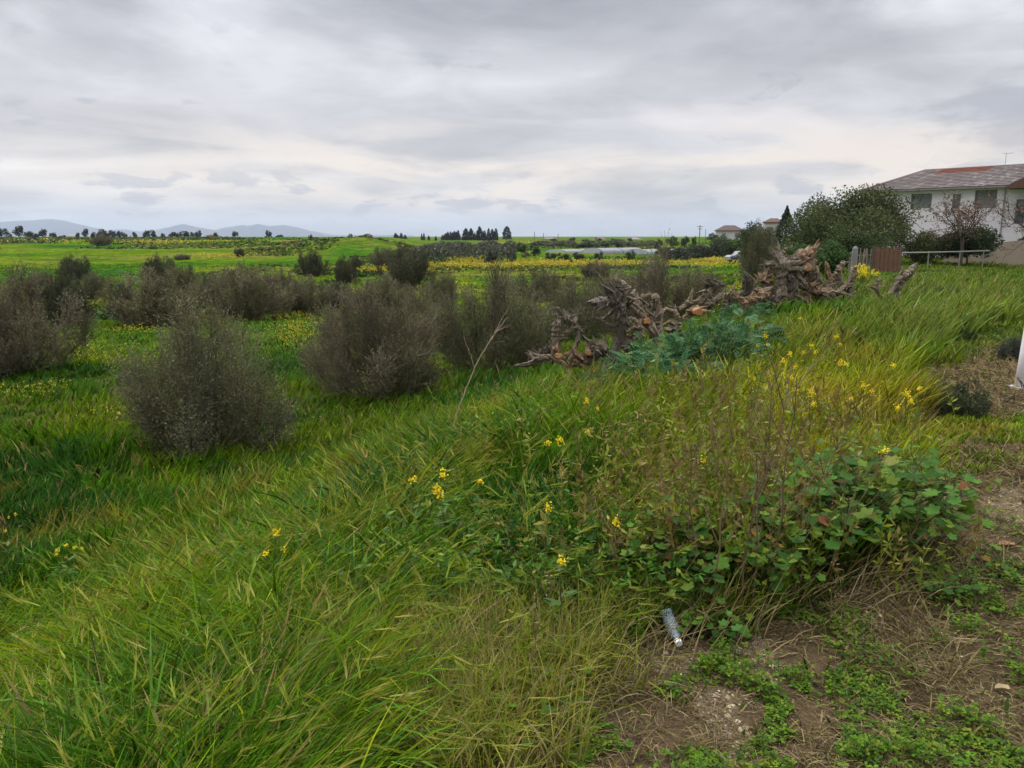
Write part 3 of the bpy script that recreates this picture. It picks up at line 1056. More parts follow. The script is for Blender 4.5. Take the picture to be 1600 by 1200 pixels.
SKY_A = make_tree("skyline_tree", 83, 5.0, 2.0, 1500, 0.45, FARG_COLS, 0.04, nb=16, limbs=7, gap=0.75, shell=0.45, flat=1.3)
SKY_B = make_tree("skyline_tree", 84, 6.0, 1.6, 900, 0.45, FARG_COLS, 0.05, nb=16, limbs=8, gap=0.5, shell=0.4, flat=1.4)
ua = ub = False
sky_rows = [(2, 354, 14), (16, 364, 9), (30, 351, 11), (44, 361, 8), (54, 362, 9), (68, 357, 9), (83, 363, 11), (98, 367, 8), (122, 363, 8),
            (134, 356, 9), (146, 361, 8), (155, 361, 7), (162, 355, 8), (168, 363, 7), (177, 359, 8), (188, 360, 7), (196, 362, 8), (211, 362, 7),
            (230, 359, 9), (240, 357, 9), (255, 364, 8), (270, 362, 8), (280, 361, 8), (291, 359, 8), (301, 362, 8), (310, 358, 9), (337, 363, 6),
            (368, 361, 7), (420, 358, 11), (437, 367, 8), (485, 365, 8), (548, 362, 8), (578, 364, 11)]
for i, (px, top, wpx) in enumerate(sky_rows):
    useb = i % 3 == 1 or px in (162, 196, 240, 291)
    if useb:
        o = copy_tree(SKY_B) if ub else SKY_B
        ub = True
    else:
        o = copy_tree(SKY_A) if ua else SKY_A
        ua = True
    dist = 330 if px < 450 else 190
    p = G(px, dist)
    p[2] -= 0.25
    h = max(1.2, px_h(px, top - 1, dist, p[2]))
    place(o, p, 1.0, R.uniform(0, TAU))
    wsc = 1.35 * R.uniform(0.7, 1.5) * wpx / FPX * dist / (3.0 if useb else 4.0)
    o.scale = (wsc, wsc, h / (6.0 if useb else 5.0))
    tag(o, "small dark tree on the left skyline, %s counting from the left edge" % ORD[i], "tree", "scattered trees along the left skyline")

# wood and orchard in the centre distance
WD = [make_tree("field_tree", 85, 5.0, 2.6, 1500, 0.42, GREEN_COLS, 0.12, nb=12, limbs=5, gap=0.4),
      make_tree("field_tree", 86, 5.0, 2.6, 1500, 0.42, FARG_COLS, 0.12, nb=12, limbs=5, gap=0.4),
      make_tree("field_tree", 87, 5.0, 2.4, 900, 0.40, [(0.11, 0.09, 0.065), (0.085, 0.08, 0.05)], 0.15, nb=12, limbs=6, gap=0.75)]
wu = [False] * 3
woods = [(816, 376, 26, 160, 0, "rounded green tree at left end of the central wood"), (836, 379, 18, 150, 1, "dark green bush next to the rounded green tree"),
         (800, 388, 22, 122, 1, "low dark tree at right end of the cactus hedge"), (822, 391, 20, 120, 2, "grey shrub just right of the cactus hedge"),
         (866, 376, 40, 240, 2, "wide brownish tree left of the silver greenhouses"), (895, 378, 34, 260, 2, "brown-green tree behind the first greenhouse"),
         (922, 374, 28, 280, 0, "green tree above the left greenhouse roof"), (948, 374, 30, 280, 1, "dark tree left above the middle greenhouse"),
         (968, 372, 28, 290, 0, "tree above the middle greenhouse, right of the dark one"), (992, 376, 34, 270, 0, "green wide tree over the middle greenhouse end"),
         (1015, 377, 30, 260, 2, "brownish tree between middle greenhouse and green mound"), (866, 371, 16, 420, 1, "small dark tree on skyline at left of the wood"),
         (894, 369, 14, 420, 1, "small round tree on the skyline over the brown trees"), (914, 372, 12, 430, 1, "tiny skyline tree over the left greenhouse"),
         (935, 369, 12, 430, 1, "pointed tiny skyline tree over the middle of the wood"), (958, 371, 14, 430, 1, "flat tiny skyline tree left of the pink building"),
         (985, 370, 12, 430, 1, "tiny skyline tree right of the pink building"), (1029, 369, 18, 210, 1, "dark round tree at left foot of the green mound"),
         (1052, 366, 22, 225, 0, "tree on the green mound, left one"), (1070, 365, 20, 230, 1, "tree on the green mound beside the utility pole"),
         (1085, 366, 10, 232, 1, "little tree on the green mound touching the utility pole"), (1112, 362, 18, 240, 0, "tree left of the far white villa"),
         (860, 391, 24, 135, 1, "orchard tree left at the far edge of the yellow strip"), (880, 392, 22, 135, 1, "orchard tree in the gap before the first greenhouse"),
         (905, 391, 26, 132, 1, "orchard tree before the first greenhouse"), (937, 389, 19, 125, 1, "lollipop-shaped orchard tree before the middle greenhouse"),
         (985, 389, 22, 125, 0, "orchard tree right of the lollipop-shaped one"), (1043, 388, 18, 125, 1, "orchard tree before the right greenhouse"),
         (1080, 388, 38, 118, 1, "dark spreading orchard tree left of the parked car"), (893, 404, 9, 112, 2, "thin bare sapling in the yellow strip")]
for i_ in range(40):
    px_ = 842 + i_ * 7.6 + R.uniform(-3, 3)
    woods.append((px_, 375.5 + R.uniform(-2, 2) - (1.5 if px_ > 1030 else 0), R.uniform(22, 40), (255 if px_ < 1030 else 150) + R.uniform(-20, 30), (1, 2, 0, 2)[i_ % 4] if px_ < 1030 else 1,
                  "small tree in the distant tree belt, number %s from its left end" % ORDX[i_]))
woods[30:] = [(a, b if a < 1030 else 384, c, d, k, l) for a, b, c, d, k, l in woods[30:]]
for (px, top, wpx, dist, k, lab) in woods:
    o = copy_tree(WD[k]) if wu[k] else WD[k]
    wu[k] = True
    p = G(px, dist)
    h = max(0.8, px_h(px, top, dist, p[2]))
    place(o, p, 1.0, R.uniform(0, TAU))
    wsc = wpx / FPX * dist / 4.9
    o.scale = (wsc, wsc, h / 5.0)
    tag(o, lab, "tree", "trees round the greenhouses and orchard")

# prickly pear hedge: stacked flat pads


def cactus_hedge():
    rng = np.random.RandomState(90)
    mb = MB()
    ang = np.linspace(0, TAU, 7)[:-1]
    for i in range(3400):
        px = rng.uniform(648, 806)
        dist = rng.uniform(118, 150) - (px - 648) * 0.03
        x = (px - 800) / FPX * dist
        z0 = -2.5
        prof = 2.0 + 0.9 * vnoise(np.array([px / 14.0]), np.array([2.2]))[0] + (0.5 if px > 690 else 0)
        hh = prof * rng.uniform(0.05, 1) ** 0.6
        r = rng.uniform(0.16, 0.30)
        n = nrm(rng.normal(size=3) * np.array([1, 1, 0.5]))
        s = nrm(np.cross(n, (0, 0, 1.0)))
        u = np.cross(s, n)
        ctr = np.array([x, dist, z0 + hh])
        pad = ctr + (np.cos(ang)[:, None] * s * 0.7 + np.sin(ang)[:, None] * u) * r
        V = np.vstack([pad + n * 0.03, pad - n * 0.03])
        Q = [(0, 1, 2, 3), (0, 3, 4, 5), (9, 8, 7, 6), (11, 10, 9, 6)] + [(a, a + 6, (a + 1) % 6 + 6, (a + 1) % 6) for a in range(6)]
        g = rng.uniform(0.75, 1.25)
        mb.add(V, Q, None, np.array([(0.085, 0.095, 0.065), (0.11, 0.105, 0.075), (0.065, 0.08, 0.055)][rng.randint(3)]) * g)
    o = mb.build("cactus_hedge", M_FARLEAF)
    tag(o, "grey-green prickly pear hedge behind the yellow strip", "hedge", None, "stuff")


cactus_hedge()
for (px, top, w, dist, lab) in [(766, 386, 30, 112, "dark tree in the middle of the cactus hedge"), (730, 376, 18, 160, "small dark tree poking above the cactus hedge")]:
    o = copy_tree(WD[1])
    p = G(px, dist)
    place(o, p)
    s = w / FPX * dist / 4.9
    o.scale = (s, s, px_h(px, top, dist, p[2]) / 5.0)
    tag(o, lab, "tree")

# ---------------------------------------------------------------- buildings


def vert_plane(A, B):
    """local frame of a facade from A to B on the ground plane: (u along, v inward, z up)"""
    A, B = np.array(A, float), np.array(B, float)
    u = nrm(B - A)
    v = np.array([-u[1], u[0]])
    if v[1] < 0:
        v = -v
    return A, u, v


HA, HB = G(1350, 65)[:2], G(1588, 57)[:2]
A_, u_, v_ = vert_plane(HA, HB)


def fac(px, py):
    """photo pixel -> (u, z) on the facade"""
    r = ray(px, py)
    # solve x=r0*t,y=r1*t on line A+u*s
    M = np.array([[r[0], -u_[0]], [r[1], -u_[1]]])
    t, s = np.linalg.solve(M, A_)
    return s, CAM_Z + r[2] * t


def build_house():
    root = empty("white_house", (HA[0], HA[1], 0), math.atan2(u_[1], u_[0]))
    L = fac(1640, 300)[0]
    z_e = 0.5 * (fac(1400, 298)[1] + fac(1570, 289)[1])
    z_r = z_e + 1.75
    depth = 9.5
    WALLC = (0.66, 0.60, 0.67)
    wl = MB()
    # windows as real openings: the front wall is built of panels round them
    def rect(x0, y0, x1, y1):
        a, b = fac(x0, y1), fac(x1, y0)
        return (a[0], a[1], b[0], b[1])
    wins = [rect(1422, 302, 1457, 326), rect(1487, 303, 1502, 326), rect(1521, 296, 1559, 326), rect(1584, 311, 1604, 350)]
    zb = 0.0
    us = sorted([0.0, L] + [w[0] for w in wins] + [w[2] for w in wins])
    for a, b in zip(us[:-1], us[1:]):
        w = [q for q in wins if abs(q[0] - a) < 1e-6]
        if w:
            w = w[0]
            wl.box(((a + b) / 2, 0.15, (zb + w[1]) / 2), (b - a, 0.3, w[1] - zb), WALLC)
            wl.box(((a + b) / 2, 0.15, (w[3] + z_e) / 2), (b - a, 0.3, z_e - w[3]), WALLC)
        else:
            wl.box(((a + b) / 2, 0.15, (zb + z_e) / 2), (b - a, 0.3, z_e - zb), WALLC)
    wl.box((0.15, depth / 2 + 0.151, z_e / 2), (0.3, depth - 0.3, z_e), WALLC)
    wl.box((L - 0.15, depth / 2 + 0.151, z_e / 2), (0.3, depth - 0.3, z_e), WALLC)
    wl.box((L / 2, depth - 0.149, z_e / 2), (L - 0.62, 0.3, z_e - 0.01), WALLC)
    wl.box((L / 2, depth / 2, 0.02), (L - 0.7, depth - 0.7, 0.04), (0.3, 0.3, 0.3))
    wall = wl.build("wall", M_PLAST, root)
    kids = [wall]
    for i, (a, z0, b, z1) in enumerate(wins):
        fr = MB()
        for c, s in [(((a + b) / 2, 0.10, z1 - 0.03), (b - a, 0.12, 0.06)), (((a + b) / 2, 0.10, z0 + 0.03), (b - a, 0.12, 0.06)),
                     ((a + 0.03, 0.10, (z0 + z1) / 2), (0.06, 0.12, z1 - z0 - 0.12)), ((b - 0.03, 0.10, (z0 + z1) / 2), (0.06, 0.12, z1 - z0 - 0.12))]:
            fr.box(c, s, (0.16, 0.15, 0.16))
        if i == 1:
            fr.box(((a + b) / 2, 0.10, (z0 + z1) / 2), (0.05, 0.1, z1 - z0 - 0.12), (0.16, 0.15, 0.16))
        f = fr.build("window", M_PAINT, root)
        gl = MB()
        if i in (0, 2):
            nsl = 14
            for q in range(nsl):
                zz = z0 + 0.06 + (z1 - z0 - 0.12) * (q + 0.5) / nsl
                gl.box(((a + b) / 2, 0.13, zz), (b - a - 0.12, 0.03, (z1 - z0 - 0.12) / nsl * 0.86), (0.17, 0.175, 0.185) if i == 0 else (0.19, 0.17, 0.165))
            g_ = gl.build("shutter", M_PAINT, f)
        else:
            gl.box(((a + b) / 2, 0.14, (z0 + z1) / 2), (b - a - 0.12, 0.02, z1 - z0 - 0.12), (0.10, 0.12, 0.16))
            g_ = gl.build("pane", M_GLASS, f)
        kids.append(f)
        KIDS[f.name] = [g_]
    # hipped roof in overlapping tile courses
    ov = 0.45
    rf = MB()
    hipL = fac(1435, 266)[0] - 1.2
    n = 13
    rng = np.random.RandomState(3)
    for q in range(n):
        t0, t1 = q / n, (q + 1) / n
        v0, v1 = -ov + (depth / 2 + ov) * t0, -ov + (depth / 2 + ov) * t1
        za, zb_ = z_e + (z_r - z_e) * t0 + 0.05, z_e + (z_r - z_e) * t1
        l0, l1 = -ov + (hipL + ov) * t0, -ov + (hipL + ov) * t1
        nn = 60
        for w in range(nn):
            s0, s1 = w / nn, (w + 1) / nn
            x0, x1 = l0 + (L + ov - l0) * s0, l0 + (L + ov - l0) * s1
            y0, y1 = l1 + (L + ov - l1) * s0, l1 + (L + ov - l1) * s1
            orange = (t0 > 0.75 and 0.14 < s0 < 0.50)
            if orange:
                c = np.array((0.125, 0.05, 0.036)) * rng.uniform(0.85, 1.15)
            else:
                c = np.array((0.120, 0.102, 0.104)) * rng.uniform(0.8, 1.2)
                if rng.rand() < 0.12:
                    c = np.array((0.19, 0.175, 0.18))  # scattered lighter tiles: roof glints painted into the colour
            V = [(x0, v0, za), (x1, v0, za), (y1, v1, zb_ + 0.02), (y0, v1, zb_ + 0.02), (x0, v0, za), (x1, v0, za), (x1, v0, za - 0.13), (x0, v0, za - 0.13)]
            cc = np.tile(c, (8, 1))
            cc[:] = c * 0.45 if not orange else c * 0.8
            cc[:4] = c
            rf.add(V, [(0, 1, 2, 3), (7, 6, 5, 4)], None, cc)
    # back slope and the left hip end
    zt = z_r + 0.02
    rf.add([(hipL, depth / 2, zt), (L + ov, depth / 2, zt), (L + ov, depth + ov, z_e), (-ov, depth + ov, z_e), (-ov, -ov, z_e + 0.045)], [(0, 1, 2, 3)], [(0, 3, 4)], (0.30, 0.27, 0.28))
    roof = rf.build("roof", M_TILE, root)
    rg = MB()
    rg.tube([(hipL, depth / 2, zt), (L + ov, depth / 2, zt)], [0.09, 0.09], 6, (0.17, 0.12, 0.12))
    rg.tube([(-ov, -ov, z_e + 0.06), (hipL, depth / 2, zt)], [0.09, 0.09], 6, (0.17, 0.12, 0.12))
    ridge = rg.build("ridge_cap", M_PAINT, roof)
    gu = MB()
    gu.box((L / 2 - 0.02, -ov + 0.04, z_e - 0.07), (L + 0.7, 0.12, 0.13), (0.20, 0.17, 0.18))
    gu.box((L / 2 - 0.02, -0.14, z_e - 0.025), (L + 0.7, 0.24, 0.04), (0.4, 0.38, 0.38))
    gut = gu.build("gutter", M_PAINT, root)
    KIDS[roof.name] = [ridge]
    dp = MB()
    pu = fac(1571, 300)[0]
    dp.tube([(pu, -ov + 0.1, z_e - 0.1), (pu, -0.06, z_e - 0.45), (pu, -0.06, 0.3)], [0.05, 0.05, 0.05], 8, (0.26, 0.25, 0.28))
    pipe = dp.build("drainpipe", M_PAINT, root)
    an = MB()
    au = fac(1540, 255)[0]
    az0, ay = z_r - 0.1, depth / 2
    an.tube([(au, ay, az0), (au, ay, az0 + 1.1)], [0.02, 0.018], 5, (0.3, 0.3, 0.3))
    an.tube([(au - 0.25, ay, az0 + 1.05), (au + 0.5, ay, az0 + 1.05)], [0.014, 0.014], 4, (0.3, 0.3, 0.3))
    for q in range(5):
        an.tube([(au - 0.2 + q * 0.16, ay - 0.2, az0 + 1.05), (au - 0.2 + q * 0.16, ay + 0.2, az0 + 1.05)], [0.01, 0.01], 4, (0.3, 0.3, 0.3))
    ant = an.build("antenna", M_PAINT, root)
    # lower cross roof of the wing at the right end
    wr = MB()
    w0 = fac(1580, 296)[0]
    zl = fac(1582, 293)[1]
    zt2 = fac(1600, 266)[1]
    wr.add([(w0, -1.6, zl), (w0 + 2.6, -1.6, zt2 + 0.2), (w0 + 2.6, 1.4, zt2 + 0.2), (w0, 1.4, zl), (w0 + 5.2, -1.6, zl), (w0 + 5.2, 1.4, zl),
            (w0, -1.6, zl - 0.14), (w0 + 5.2, -1.6, zl - 0.14), (w0, 1.4, zl - 0.14), (w0 + 5.2, 1.4, zl - 0.14)],
           [(0, 1, 2, 3), (1, 4, 5, 2), (6, 7, 4, 0), (6, 8, 9, 7), (8, 6, 0, 3)], [(0, 4, 1)], (0.13, 0.07, 0.055))
    wing = wr.build("wing_roof", M_TILE, root)
    reg(root, *kids, roof, gut, pipe, ant, wing)
    tag(root, "large two-storey white house with grey tiled hipped roof", "house")


M_GLASS = mat("window_glass", 0.08, 0.6, 0, 0, 1)
build_house()


def small_house(px, dist, wpx, eave, top, lab, wc, rc, seed):
    p = G(px, dist)
    W = wpx / FPX * dist
    root = empty("house", tuple(p), -0.15)
    ze, zr = px_h(px, eave, dist, p[2]), px_h(px, top, dist, p[2])
    d = W * 0.7
    mb = MB()
    mb.box((0, 0, ze / 2 - 0.3), (W, d, ze + 0.6), wc)
    wall = mb.build("wall", M_PLAST, root)
    o = 0.05 * W
    rb = MB()
    X, Y = W / 2 + o, d / 2 + o
    rb.add([(-X, -Y, ze + .02), (X, -Y, ze + .02), (X, Y, ze + .02), (-X, Y, ze + .02), (-W * 0.2, 0, zr), (W * 0.2, 0, zr),
            (-X, -Y, ze - .2), (X, -Y, ze - .2), (X, Y, ze - .2), (-X, Y, ze - .2)],
           [(0, 1, 5, 4), (2, 3, 4, 5), (6, 7, 1, 0), (7, 8, 2, 1), (8, 9, 3, 2), (9, 6, 0, 3)], [(1, 2, 5), (3, 0, 4)], rc)
    roof = rb.build("roof", M_TILE, root)
    kids = [wall, roof]
    nw = max(2, int(W / 3))
    for f in range(2 if ze > 4.5 else 1):
        for i in range(nw):
            wb = MB()
            zz = ze - 1.5 - f * 2.8
            xx = -W / 2 + W * (i + 0.5) / nw
            wb.box((xx, -d / 2 - 0.02, zz), (1.2, 0.06, 1.2), (0.13, 0.13, 0.15))
            kids.append(wb.build("window", M_PAINT, root))
    reg(root, *kids)
    tag(root, lab, "house")


small_house(1139, 250, 38, 360, 352, "far white villa with pale red hipped roof left of conifer", (0.45, 0.44, 0.43), (0.11, 0.078, 0.075), 1)
small_house(1207, 150, 26, 347, 341, "pinkish roof house half hidden left of the pointed conifer", (0.40, 0.36, 0.34), (0.13, 0.085, 0.072), 2)
small_house(859, 560, 22, 373, 371, "long low pale building at left of the central skyline", (0.5, 0.48, 0.46), (0.2, 0.18, 0.17), 3)
small_house(936, 560, 20, 374, 371, "low pinkish building on the skyline over greenhouses", (0.5, 0.36, 0.33), (0.2, 0.14, 0.12), 4)
small_house(990, 560, 24, 374, 371, "low white building on skyline right of the pink one", (0.62, 0.6, 0.56), (0.22, 0.2, 0.19), 5)
small_house(332, 345, 14, 368, 366, "tiny orange-brown hut on the left skyline", (0.42, 0.27, 0.17), (0.2, 0.12, 0.08), 6)
small_house(112, 360, 8, 369, 367, "tiny cream hut on the far left skyline", (0.6, 0.5, 0.36), (0.4, 0.3, 0.2), 7)


def greenhouse(px0, px1, dist, top, bot, lab):
    a, b = G(px0, dist), G(px1, dist + 10)
    root = empty("greenhouse", (a[0], a[1], min(a[2], b[2])), math.atan2(b[1] - a[1], b[0] - a[0]))
    L = float(np.hypot(*(b - a)[:2]))
    h = px_h((px0 + px1) / 2, top, dist, a[2])
    t = np.linspace(0, math.pi, 13)
    nb = max(2, int(L / 9))
    cv = MB()
    w = 6.5
    xs = np.linspace(0, L, nb * 3 + 1)
    prof = np.stack([-np.cos(t) * w / 2 + w / 2, h * np.sin(t) ** 0.6], -1)
    V = np.array([[(x, q[0], q[1]) for q in prof] for x in xs]).reshape(-1, 3)
    n = len(t)
    i = np.arange(len(xs) - 1)[:, None] * n
    j = np.arange(n - 1)[None, :]
    Q = np.stack([i + j, i + n + j, i + n + j + 1, i + j + 1], -1).reshape(-1, 4)
    cv.add(V, Q, None, (0.17, 0.178, 0.21))
    e0 = np.vstack([V[:n], (0, w / 2, 0)])
    cv.add(e0, None, [(k, k + 1, n) for k in range(n - 1)], (0.4, 0.41, 0.46))
    e1 = e0 + (L, 0, 0)
    cv.add(e1, None, [(k + 1, k, n) for k in range(n - 1)], (0.4, 0.41, 0.46))
    c = cv.build("plastic_cover", M_PAINT, root, smooth=True)
    rb = MB()
    for x in np.linspace(0.05, L - 0.05, nb + 1):
        rb.tube([(x, q[0], q[1]) for q in prof * np.array([1.02, 1.03]) - np.array([0.06, 0.0])], [0.07] * n, 4, (0.16, 0.16, 0.16))
    r_ = rb.build("hoops", M_PAINT, root)
    reg(root, c, r_)
    tag(root, lab, "greenhouse", "silver greenhouses beyond the yellow strip")


greenhouse(884, 938, 190, 390, 400, "leftmost silver plastic greenhouse beyond the orchard trees")
greenhouse(942, 1006, 185, 388, 400, "long silver greenhouse in the middle of the three")
greenhouse(1012, 1090, 172, 390, 400, "rightmost silver greenhouse below the green mound")


def car():
    p = G(1161, 108)
    root = empty("parked_car", tuple(p), 0.12)
    b = MB()
    body = [(-2.1, .35), (-2.15, .75), (-1.9, .95), (-1.1, 1.0), (-0.7, 1.5), (1.0, 1.55), (1.6, 1.05), (2.1, .95), (2.15, .4)]
    V = [(x, -0.85, z) for x, z in body] + [(x, 0.85, z) for x, z in body]
    n = len(body)
    b.add(V, [(i, i + 1, n + i + 1, n + i) for i in range(n - 1)] + [(n - 1, 0, n, 2 * n - 1)], [(0, i + 1, i) for i in range(1, n - 1)] + [(n, n + i, n + i + 1) for i in range(1, n - 1)], (0.26, 0.27, 0.30))
    k = [b.build("body", M_PAINT, root)]
    for sx in (-1.35, 1.35):
        for sy in (-0.87, 0.87):
            w = MB()
            w.tube([(sx, sy - 0.1, 0.33), (sx, sy + 0.1, 0.33)], [0.33, 0.33], 14, (0.02, 0.02, 0.02))
            k.append(w.build("wheel", M_PAINT, root))
    for x0, x1 in ((-0.85, 0.1), (0.18, 1.15)):
        w = MB()
        w.box(((x0 + x1) / 2, -0.86, 1.2), (x1 - x0, 0.03, 0.36), (0.03, 0.035, 0.06))
        k.append(w.build("window", M_GLASS, root))
    s = MB()
    s.box((0, -0.865, 0.62), (3.9, 0.03, 0.34), (0.06, 0.06, 0.16))
    k.append(s.build("side_panel", M_PAINT, root))
    reg(root, *k)
    tag(root, "pale car with dark blue side parked between far trees", "car")


car()


def pole(px, dist, top, lab, th=0.12, arm=True):
    p = G(px, dist)
    root = empty("utility_pole", tuple(p))
    h = px_h(px, top, dist, p[2])
    mb = MB()
    mb.tube([(0, 0, -0.3), (0, 0, h)], [th, th * 0.7], 7, (0.13, 0.12, 0.12))
    k = [mb.build("shaft", M_TWIG, root)]
    if arm:
        m2 = MB()
        m2.box((0, 0, h * 0.93), (1.8, 0.14, 0.14), (0.13, 0.12, 0.12))
        m2.box((0, 0, h * 0.82), (1.2, 0.14, 0.14), (0.13, 0.12, 0.12))
        k.append(m2.build("crossarm", M_TWIG, root))
    reg(root, *k)
    tag(root, lab, "pole")


pole(1093, 230, 352, "tall utility pole on the green mound near far villa", 0.17)
pole(1102, 235, 358, "thinner pole right of the tall utility pole", 0.1, False)
pole(835, 540, 362, "distant pole on the skyline left of the wood", 0.28, False)
pole(849, 560, 364, "distant pole over the long low pale building", 0.28, False)
pole(872, 560, 365, "distant pole right of the long low pale building", 0.25, False)

# retaining wall and bank below the house
wb = MB()
g0, g1, g2 = G(1478, 50), G(1560, 47), G(1680, 42)
for (a, b, z0, z1) in [(g0, g1, 0.55, 1.25), (g1, g2, 1.25, 1.75)]:
    d = nrm(np.array([b[0] - a[0], b[1] - a[1]]))
    nn = np.array([-d[1], d[0]]) * 0.3
    V = [(a[0], a[1], -0.3), (b[0], b[1], -0.3), (b[0], b[1], z1), (a[0], a[1], z0)]
    V += [(x + nn[0], y + nn[1], z) for x, y, z in V]
    wb.add(V, [(0, 1, 2, 3), (7, 6, 5, 4), (3, 2, 6, 7), (4, 0, 3, 7), (1, 5, 6, 2)], None, (0.24, 0.195, 0.16))
tag(wb.build("garden_wall", M_PLAST), "low tan rendered garden wall below the white house", "wall")

# fences


def picket_fence():
    root = empty("picket_fence", tuple(G(1348, 34)))
    o = np.array(root.location)
    rng = np.random.RandomState(5)
    k = []
    for i, px in enumerate(np.linspace(1330, 1366, 13)):
        p = G(px, 34 + 0.1 * i) - o
        mb = MB()
        h = rng.uniform(0.85, 1.15)
        mb.tube([(p[0], p[1], p[2] - 0.2), (p[0] + rng.normal(0, .02), p[1], p[2] + h * 0.5), (p[0] + rng.normal(0, .05), p[1], p[2] + h)], [0.034, 0.032, 0.024], 5,
                np.array((0.15, 0.13, 0.11)) * rng.uniform(0.6, 1.3), 0.15, rng)
        k.append(mb.build("picket", M_TWIG, root))
    a, b = G(1329, 34.2) - o, G(1367, 35.4) - o
    mb = MB()
    mb.tube([a + (0, 0.06, 0.3), b + (0, 0.06, 0.3)], [0.02, 0.02], 5, (0.2, 0.17, 0.14))
    mb.tube([a + (0, 0.06, 0.75), b + (0, 0.06, 0.75)], [0.02, 0.02], 5, (0.2, 0.17, 0.14))
    k.append(mb.build("rail", M_TWIG, root))
    reg(root, *k)
    tag(root, "short weathered wooden picket fence of uneven stakes", "fence")


picket_fence()
gp = G(1338, 33)
mb = MB()
mb.tube([(0, 0, -0.2), (0, 0, 0.9), (0, 0, 1.12), (0, 0, 1.22)], [0.13, 0.13, 0.12, 0.05], 9, (0.19, 0.18, 0.19), 0.08, np.random.RandomState(1))
tag(mb.build("stone_post", M_STONE, loc=tuple(gp)), "stubby grey stone post at the left end of picket fence", "post")

pp = G(1389, 35)
root = empty("corrugated_fence", tuple(pp), 0.05)
mb = MB()
n = 19
V = []
for i in range(n):
    x = -0.62 + 1.24 * i / (n - 1)
    yv = 0.03 * math.sin(i * 2.1)
    V += [(x, yv, -0.1), (x, yv, 1.05 + 0.05 * math.sin(i * 0.9))]
V += [(x, y + 0.025, z) for x, y, z in V]
m_ = 2 * n
Q = []
for i in range(n - 1):
    a = 2 * i
    Q += [(a, a + 2, a + 3, a + 1), (m_ + a, m_ + a + 1, m_ + a + 3, m_ + a + 2), (a + 1, a + 3, m_ + a + 3, m_ + a + 1)]
mb.add(V, Q, None, (0.15, 0.085, 0.06))
sheet = mb.build("corrugated_sheet", mat("rust", 0.9, 0.1, 0, 0.4, 4, 0.3, 30), root)
pst = []
for x in (-0.64, 0.66):
    m2 = MB()
    m2.tube([(x, 0.05, -0.2), (x, 0.05, 1.12)], [0.035, 0.03], 6, (0.12, 0.09, 0.07))
    pst.append(m2.build("frame_post", M_TWIG, root))
reg(root, sheet, *pst)
tag(root, "rusty brown corrugated sheet right of the picket fence", "fence")

root = empty("railing", tuple(G(1460, 40)))
o = np.array(root.location)
mb = MB()
a, b = P(1372, 426) - o, G(1548, 43) - o
a, b = G(1372, 38) - o, G(1548, 42) - o
mb.tube([a + (0, 0, 0.88), (a + b) / 2 + (0, 0, 0.86), b + (0, 0, 0.88)], [0.035] * 3, 7, (0.20, 0.21, 0.19))
k = [mb.build("rail", M_PAINT, root)]
for px, d in ((1378, 38.1), (1454, 39.9), (1503, 41), (1540, 41.8)):
    m2 = MB()
    q = G(px, d) - o
    m2.tube([q + (0, 0.02, -0.2), q + (0, 0.02, 0.86)], [0.03, 0.03], 6, (0.20, 0.20, 0.19))
    k.append(m2.build("post", M_PAINT, root))
reg(root, *k)
tag(root, "pale metal railing running in front of the dark bushes", "railing")

# leaning white post by the right edge
p = P(1600, 607)
mb = MB()
mb.tube([(0, 0, -0.1), (0.020, 0, 0.4), (0.060, 0.01, 1.2), (0.085, 0.01, 1.7)], [0.075, 0.075, 0.072, 0.07], 16, (0.74, 0.72, 0.76))
root = empty("metal_post", (p[0] - 0.026, p[1], p[2]))
s_ = mb.build("shaft", M_PAINT, root, smooth=True)
mb = MB()
mb.box((0, 0, 0.012), (0.2, 0.2, 0.02), (0.5, 0.49, 0.5))
f_ = mb.build("foot_plate", M_PAINT, root)
reg(root, s_, f_)
tag(root, "slim white painted post at the right edge of the path", "post")

# ---------------------------------------------------------------- uprooted stumps and logs
BARK_A = (0.16, 0.13, 0.095)
BARK_B = (0.23, 0.18, 0.125)
BARK_C = (0.095, 0.078, 0.060)
BARK_D = (0.24, 0.16, 0.10)
CUT = (0.30, 0.155, 0.07)
tex_g = bpy.data.textures.new("gnarl", 'CLOUDS')
tex_g.noise_scale, tex_g.noise_depth = 0.14, 4
tex_f = bpy.data.textures.new("furrow", 'MUSGRAVE')
tex_f.musgrave_type = 'RIDGED_MULTIFRACTAL'
tex_f.noise_scale, tex_f.octaves = 0.06, 2


